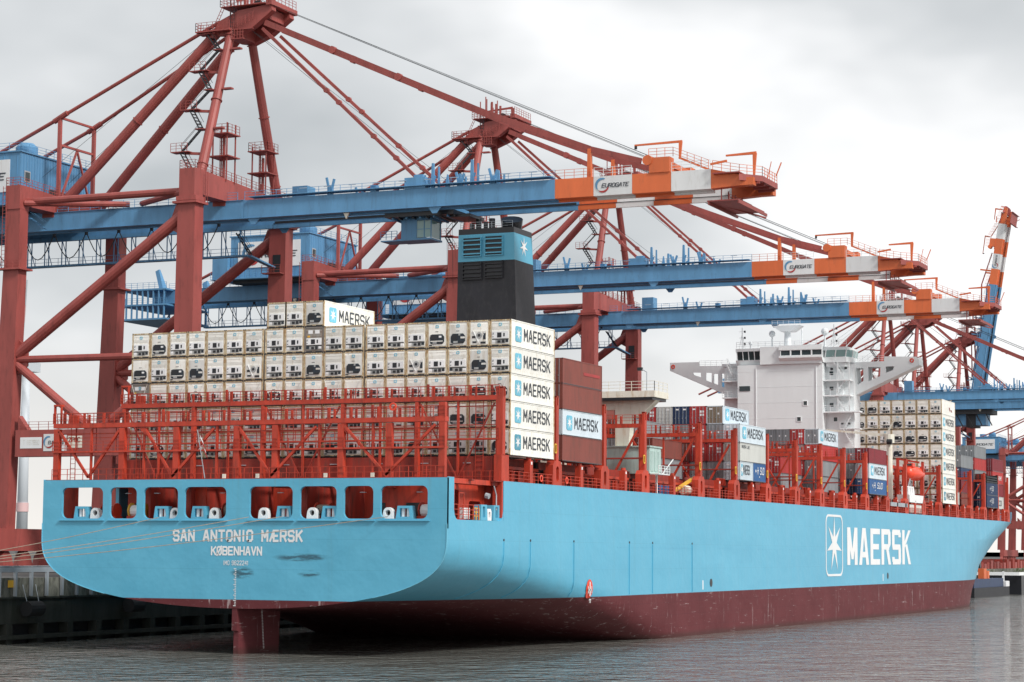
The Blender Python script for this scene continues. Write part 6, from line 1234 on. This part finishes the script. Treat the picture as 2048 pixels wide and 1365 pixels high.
    if not raised:
        m_ = MB(cable); y = 44.0 if cab else 62
        while y < 112:
            pr = None; sag = 3.6
            for k in range(9):
                f_ = k/8; p = Vector((G0+1.9, y+5.4*f_, ZG0-.2-sag*math.sin(PI*f_)))
                if pr: m_.bar(pr, p, .1)
                pr = p
            m_.box(G0+1.7, G0+2.1, y-.15, y+.15, ZG0-.6, ZG0-.1); y += 5.4
        P('festoon_cables', m_); m_ = MB(cream_paint)
        for y in (96, 64.5, 41.5): m_.prism([(y-.4, ZG0-.1), (y+.4, ZG0-.1), (y, ZG0-.9)], 'x', G0+.2, G0+.5)
        P('cable_clips', m_)
        m_ = MB(cable)
        for dx, e, z in ((0, -1.0, ZG1+2.2), (.5, -1.0, ZG1+2.0), (1.4, -1.2, ZG1+2.2), (6.4, -1.0, ZG1+2.1), (6.9, -1.0, ZG1+2.0)): m_.bar((XC-2.4+dx*.6, YW-4.5, AZ+3.1), (G0+.8+dx, e, z), .045)
        for dx in (0, 1.0): m_.bar((XC-2+dx, YW-3, AZ-1), (G0+1+dx*7, 29.5, ZG1+1.5), .05)
        for dx in (.3, 6.5): m_.bar((XC-2+dx*.4, YW+2, AZ), (G0+1+dx, 91, 63), .04)
        P('hoist_ropes', m_)
    return t
c1 = make_crane('nearest red and blue gantry crane, its EUROGATE boom reaching over the stern stack')
def reg(o):
    KIDS[o.name] = list(o.children)
    for c in o.children: reg(c)
bpy.context.view_layer.update(); reg(c1)
for xc, lab, sc_ in ((127.9, 'second red and blue gantry crane, standing behind the black funnel', None), (188.7, 'third red and blue gantry crane, boom ending just left of the raised boom', None),
        (415.0, 'red gantry crane whose mast rises directly right of the white bridge deckhouse', None), (456.5, 'red and blue gantry crane with blue boom leaving the right edge above the bow', None),
        (745, 'far gantry crane with small EUROGATE house seen right of the forward reefers', (1, 1, .93)), (800, 'farthest gantry crane at the right edge behind the bow', (1, 1, .93))):
    c = copy_tree(c1, loc=(xc, 60.8, QZ), scale=sc_); c['label'] = lab
    if xc in (415.0, 456.5):            # these two have short landward girders
        for o in [o for o in bpy.data.objects if o.parent == c and o.name.split('.')[0] in ('rear_platform', 'end_tie', 'main_girder', 'service_walkway', 'festoon_cables')]:
            for k_ in [k_ for k_ in bpy.data.objects if k_.parent == o]: bpy.data.objects.remove(k_)
            bpy.data.objects.remove(o)
        for gx in (39.9, 48.2):
            me = MB(crane_blue).box(gx, gx+1.3, 57, 96, 55.15, 57.6).mesh('main_girder', (XC, 60.8, QZ)); o = bpy.data.objects.new('main_girder', me); COL.objects.link(o); o.parent = c
make_crane('gantry crane with its blue and orange-white striped boom raised upright at the far right', raised=80.5).location.x = 520
# signs on the portal beam of the nearest crane
m_ = MB(crane_white); X = XC-12.05-.95
m_.box(X, X+.04, 78.9, 82.6, 23.7, 26.0); gate_sign(m_, (X-.01, 82.5, 23.9), (0, -1, 0), (0, 0, 1), 3.5, 2.0); m_.build('portal_sign', c1)
m_ = MB(logo_white, letter_dark); m_.box(X, X+.04, 82.9, 86.4, 24.1, 25.6); write(m_, 'T 667890', (X-.01, 85.9, 24.6), EYP, EZ, 2.6, .6, panel_grey, .9); m_.build('portal_sign', c1)
m_ = MB(cream_paint, box_brown); m_.box(X, X+.04, 76.4, 78.7, 24.1, 25.7); write(m_, 'ZPMC', (X-.01, 78.5, 24.9), EYP, EZ, 1.8, .55, box_brown, 1.4); m_.build('portal_sign', c1)
# trolley and driver's cab under the nearest boom
tr = thing('crane_trolley', 'dark crane trolley with blue glazed driver cab hanging under the nearest boom', 'crane cab', (XC, 33, 55), None)
m_ = MB(black_steel, crane_blue); m_.box(41.5, 48.0, 26.5, 36.5, 54.3, 54.9, black_steel); m_.box(42, 47.4, 27.0, 30.0, 54.9, 55.5, crane_blue); m_.box(42.5, 47, 24.6, 27.4, 54.0, 54.4, black_steel)
for k in range(10): m_.bar((42, 26.6+k, 54.2), (47.6, 27.1+k, 54.2), .2, .25, crane_blue if k % 2 else black_steel)
m_.build('trolley_frame', tr)
m_ = MB(crane_blue); m_.box(43.2, 46.2, 32.6, 34.9, 51.6, 54.3); m_.box(43.0, 46.4, 30.4, 35.4, 51.35, 51.6); m_.box(43.1, 46.3, 30.5, 35, 54.0, 54.3); cb2 = m_.build('cab', tr)
for (a, b_) in ((30.6, 31.5), (31.55, 32.55)): MB(cab_glass).box(43.22, 43.28, a, b_, 51.7, 53.95).build('cab_window', cb2)
MB(cab_glass).box(43.3, 46.1, 30.55, 30.6, 51.7, 53.95).build('cab_window', cb2)
m_ = MB(crane_blue)
for (x, y) in ((43.2, 30.5), (43.2, 31.5), (46.1, 30.5)): m_.bar((x, y, 51.6), (x, y, 54.0), .1)
m_.bar((43.2, 30.5, 52.8), (43.2, 32.6, 52.8), .08); m_.rail((43.0, 35.4, 51.6), (43.0, 37.8, 51.6), 1.1, .7, .035); m_.box(43.0, 46, 35.4, 37.8, 51.35, 51.5); m_.build('cab_frame', cb2)
m_ = MB(cable)
for y in (26.5, 25.8, 29.0, 28.2): m_.bar((44.8, y, 54.0), (44.8, y-.2, 45), .03)
m_.build('hoist_ropes', tr)
tr2 = copy_tree(tr) if False else None
t = thing('crane_trolley', 'dark blue trolley machinery hanging under the boom beside the forward stack', 'crane cab', (456.5, 47, 55))
m_ = MB(crane_blue, dark); m_.box(452, 461, 38, 56, 53.6, 54.9, dark); m_.box(453, 460, 40, 54, 50.2, 53.6, crane_blue); m_.box(452.9, 460, 43, 46, 49.6, 54, dark)
for k in range(6): m_.bar((452.5, 38+k*3, 50), (452.5, 40+k*3, 54), .3, .3, dark)
m_.build('trolley_frame', t)
# ------------------------------------------------------------------ barges ahead of the bow
t = thing('inland_barge', 'low barge with dark blue hull and white bow beyond the container ship', 'barge', (355, 20, 0))
m_ = MB(galv, box_navy); m_.prism([(333, 25), (376, 21.5), (379.5, 20.2), (376, 19), (333, 19.5)], 'z', -.5, 2.4, funnel_black); m_.build('barge_hull', t)
m_ = MB(box_navy); m_.box(334, 372, 19.8, 23, 2.41, 4.6); m_.build('coaming', t)
m_ = MB(logo_white); m_.prism([(372.5, 22), (377.2, 21), (379.8, 20.2), (377.2, 19.2), (372.5, 19.2)], 'z', 2.41, 3.8); m_.bar((374, 20.2, 3.8), (374, 20.2, 6.4), .5); m_.build('bow_bulwark', t)
m_ = MB(crane_orange); m_.box(350, 353.5, 20.5, 22.0, 4.61, 7.2); m_.box(354.5, 357, 20.5, 22, 4.61, 6.6); m_.build('deck_machine', t)
t = thing('tank_barge', 'black barge with white deck edge moored at the right edge', 'barge', (440, 30, 0))
m_ = MB(black_steel); m_.box(388, 500, 18, 30, -.5, 5.2); m_.build('barge_hull', t)
m_ = MB(logo_white); m_.box(384, 500, 17.8, 18.0, 5.21, 6.1); m_.box(384, 384.3, 18.01, 30.2, 5.21, 6.1); m_.build('deck_edge', t)
t = thing('harbour_pier', 'weathered concrete pier with weeds behind the moored barges', 'pier', (600, 45, 0))
m_ = MB(concrete); m_.box(400, 900, 40, QY-.5, -2, 6.4); m_.build('pier_block', t)
m_ = MB(veg)
for k in range(120): x = 400+rnd.random()*300; y = 40-rnd.random()*.4; z = 3.5+rnd.random()*2.6; s_ = .4+rnd.random()*.9; m_.add([(x-s_, y-.1, z), (x+s_, y-.2, z-.2), (x+.2, y-.3, z+s_)], [(0, 1, 2)])
m_.build('weeds', t, kind='stuff')
m_ = MB(ship_red_dark)
for k in range(60): x = 402+k*5+rnd.random()*2; m_.box(x, x+3.4, 42, 50, 6.42, 8.0+rnd.random()*1.4, crane_red if k % 2 else ship_red_dark)
m_.build('stacked_gear', t, kind='stuff')
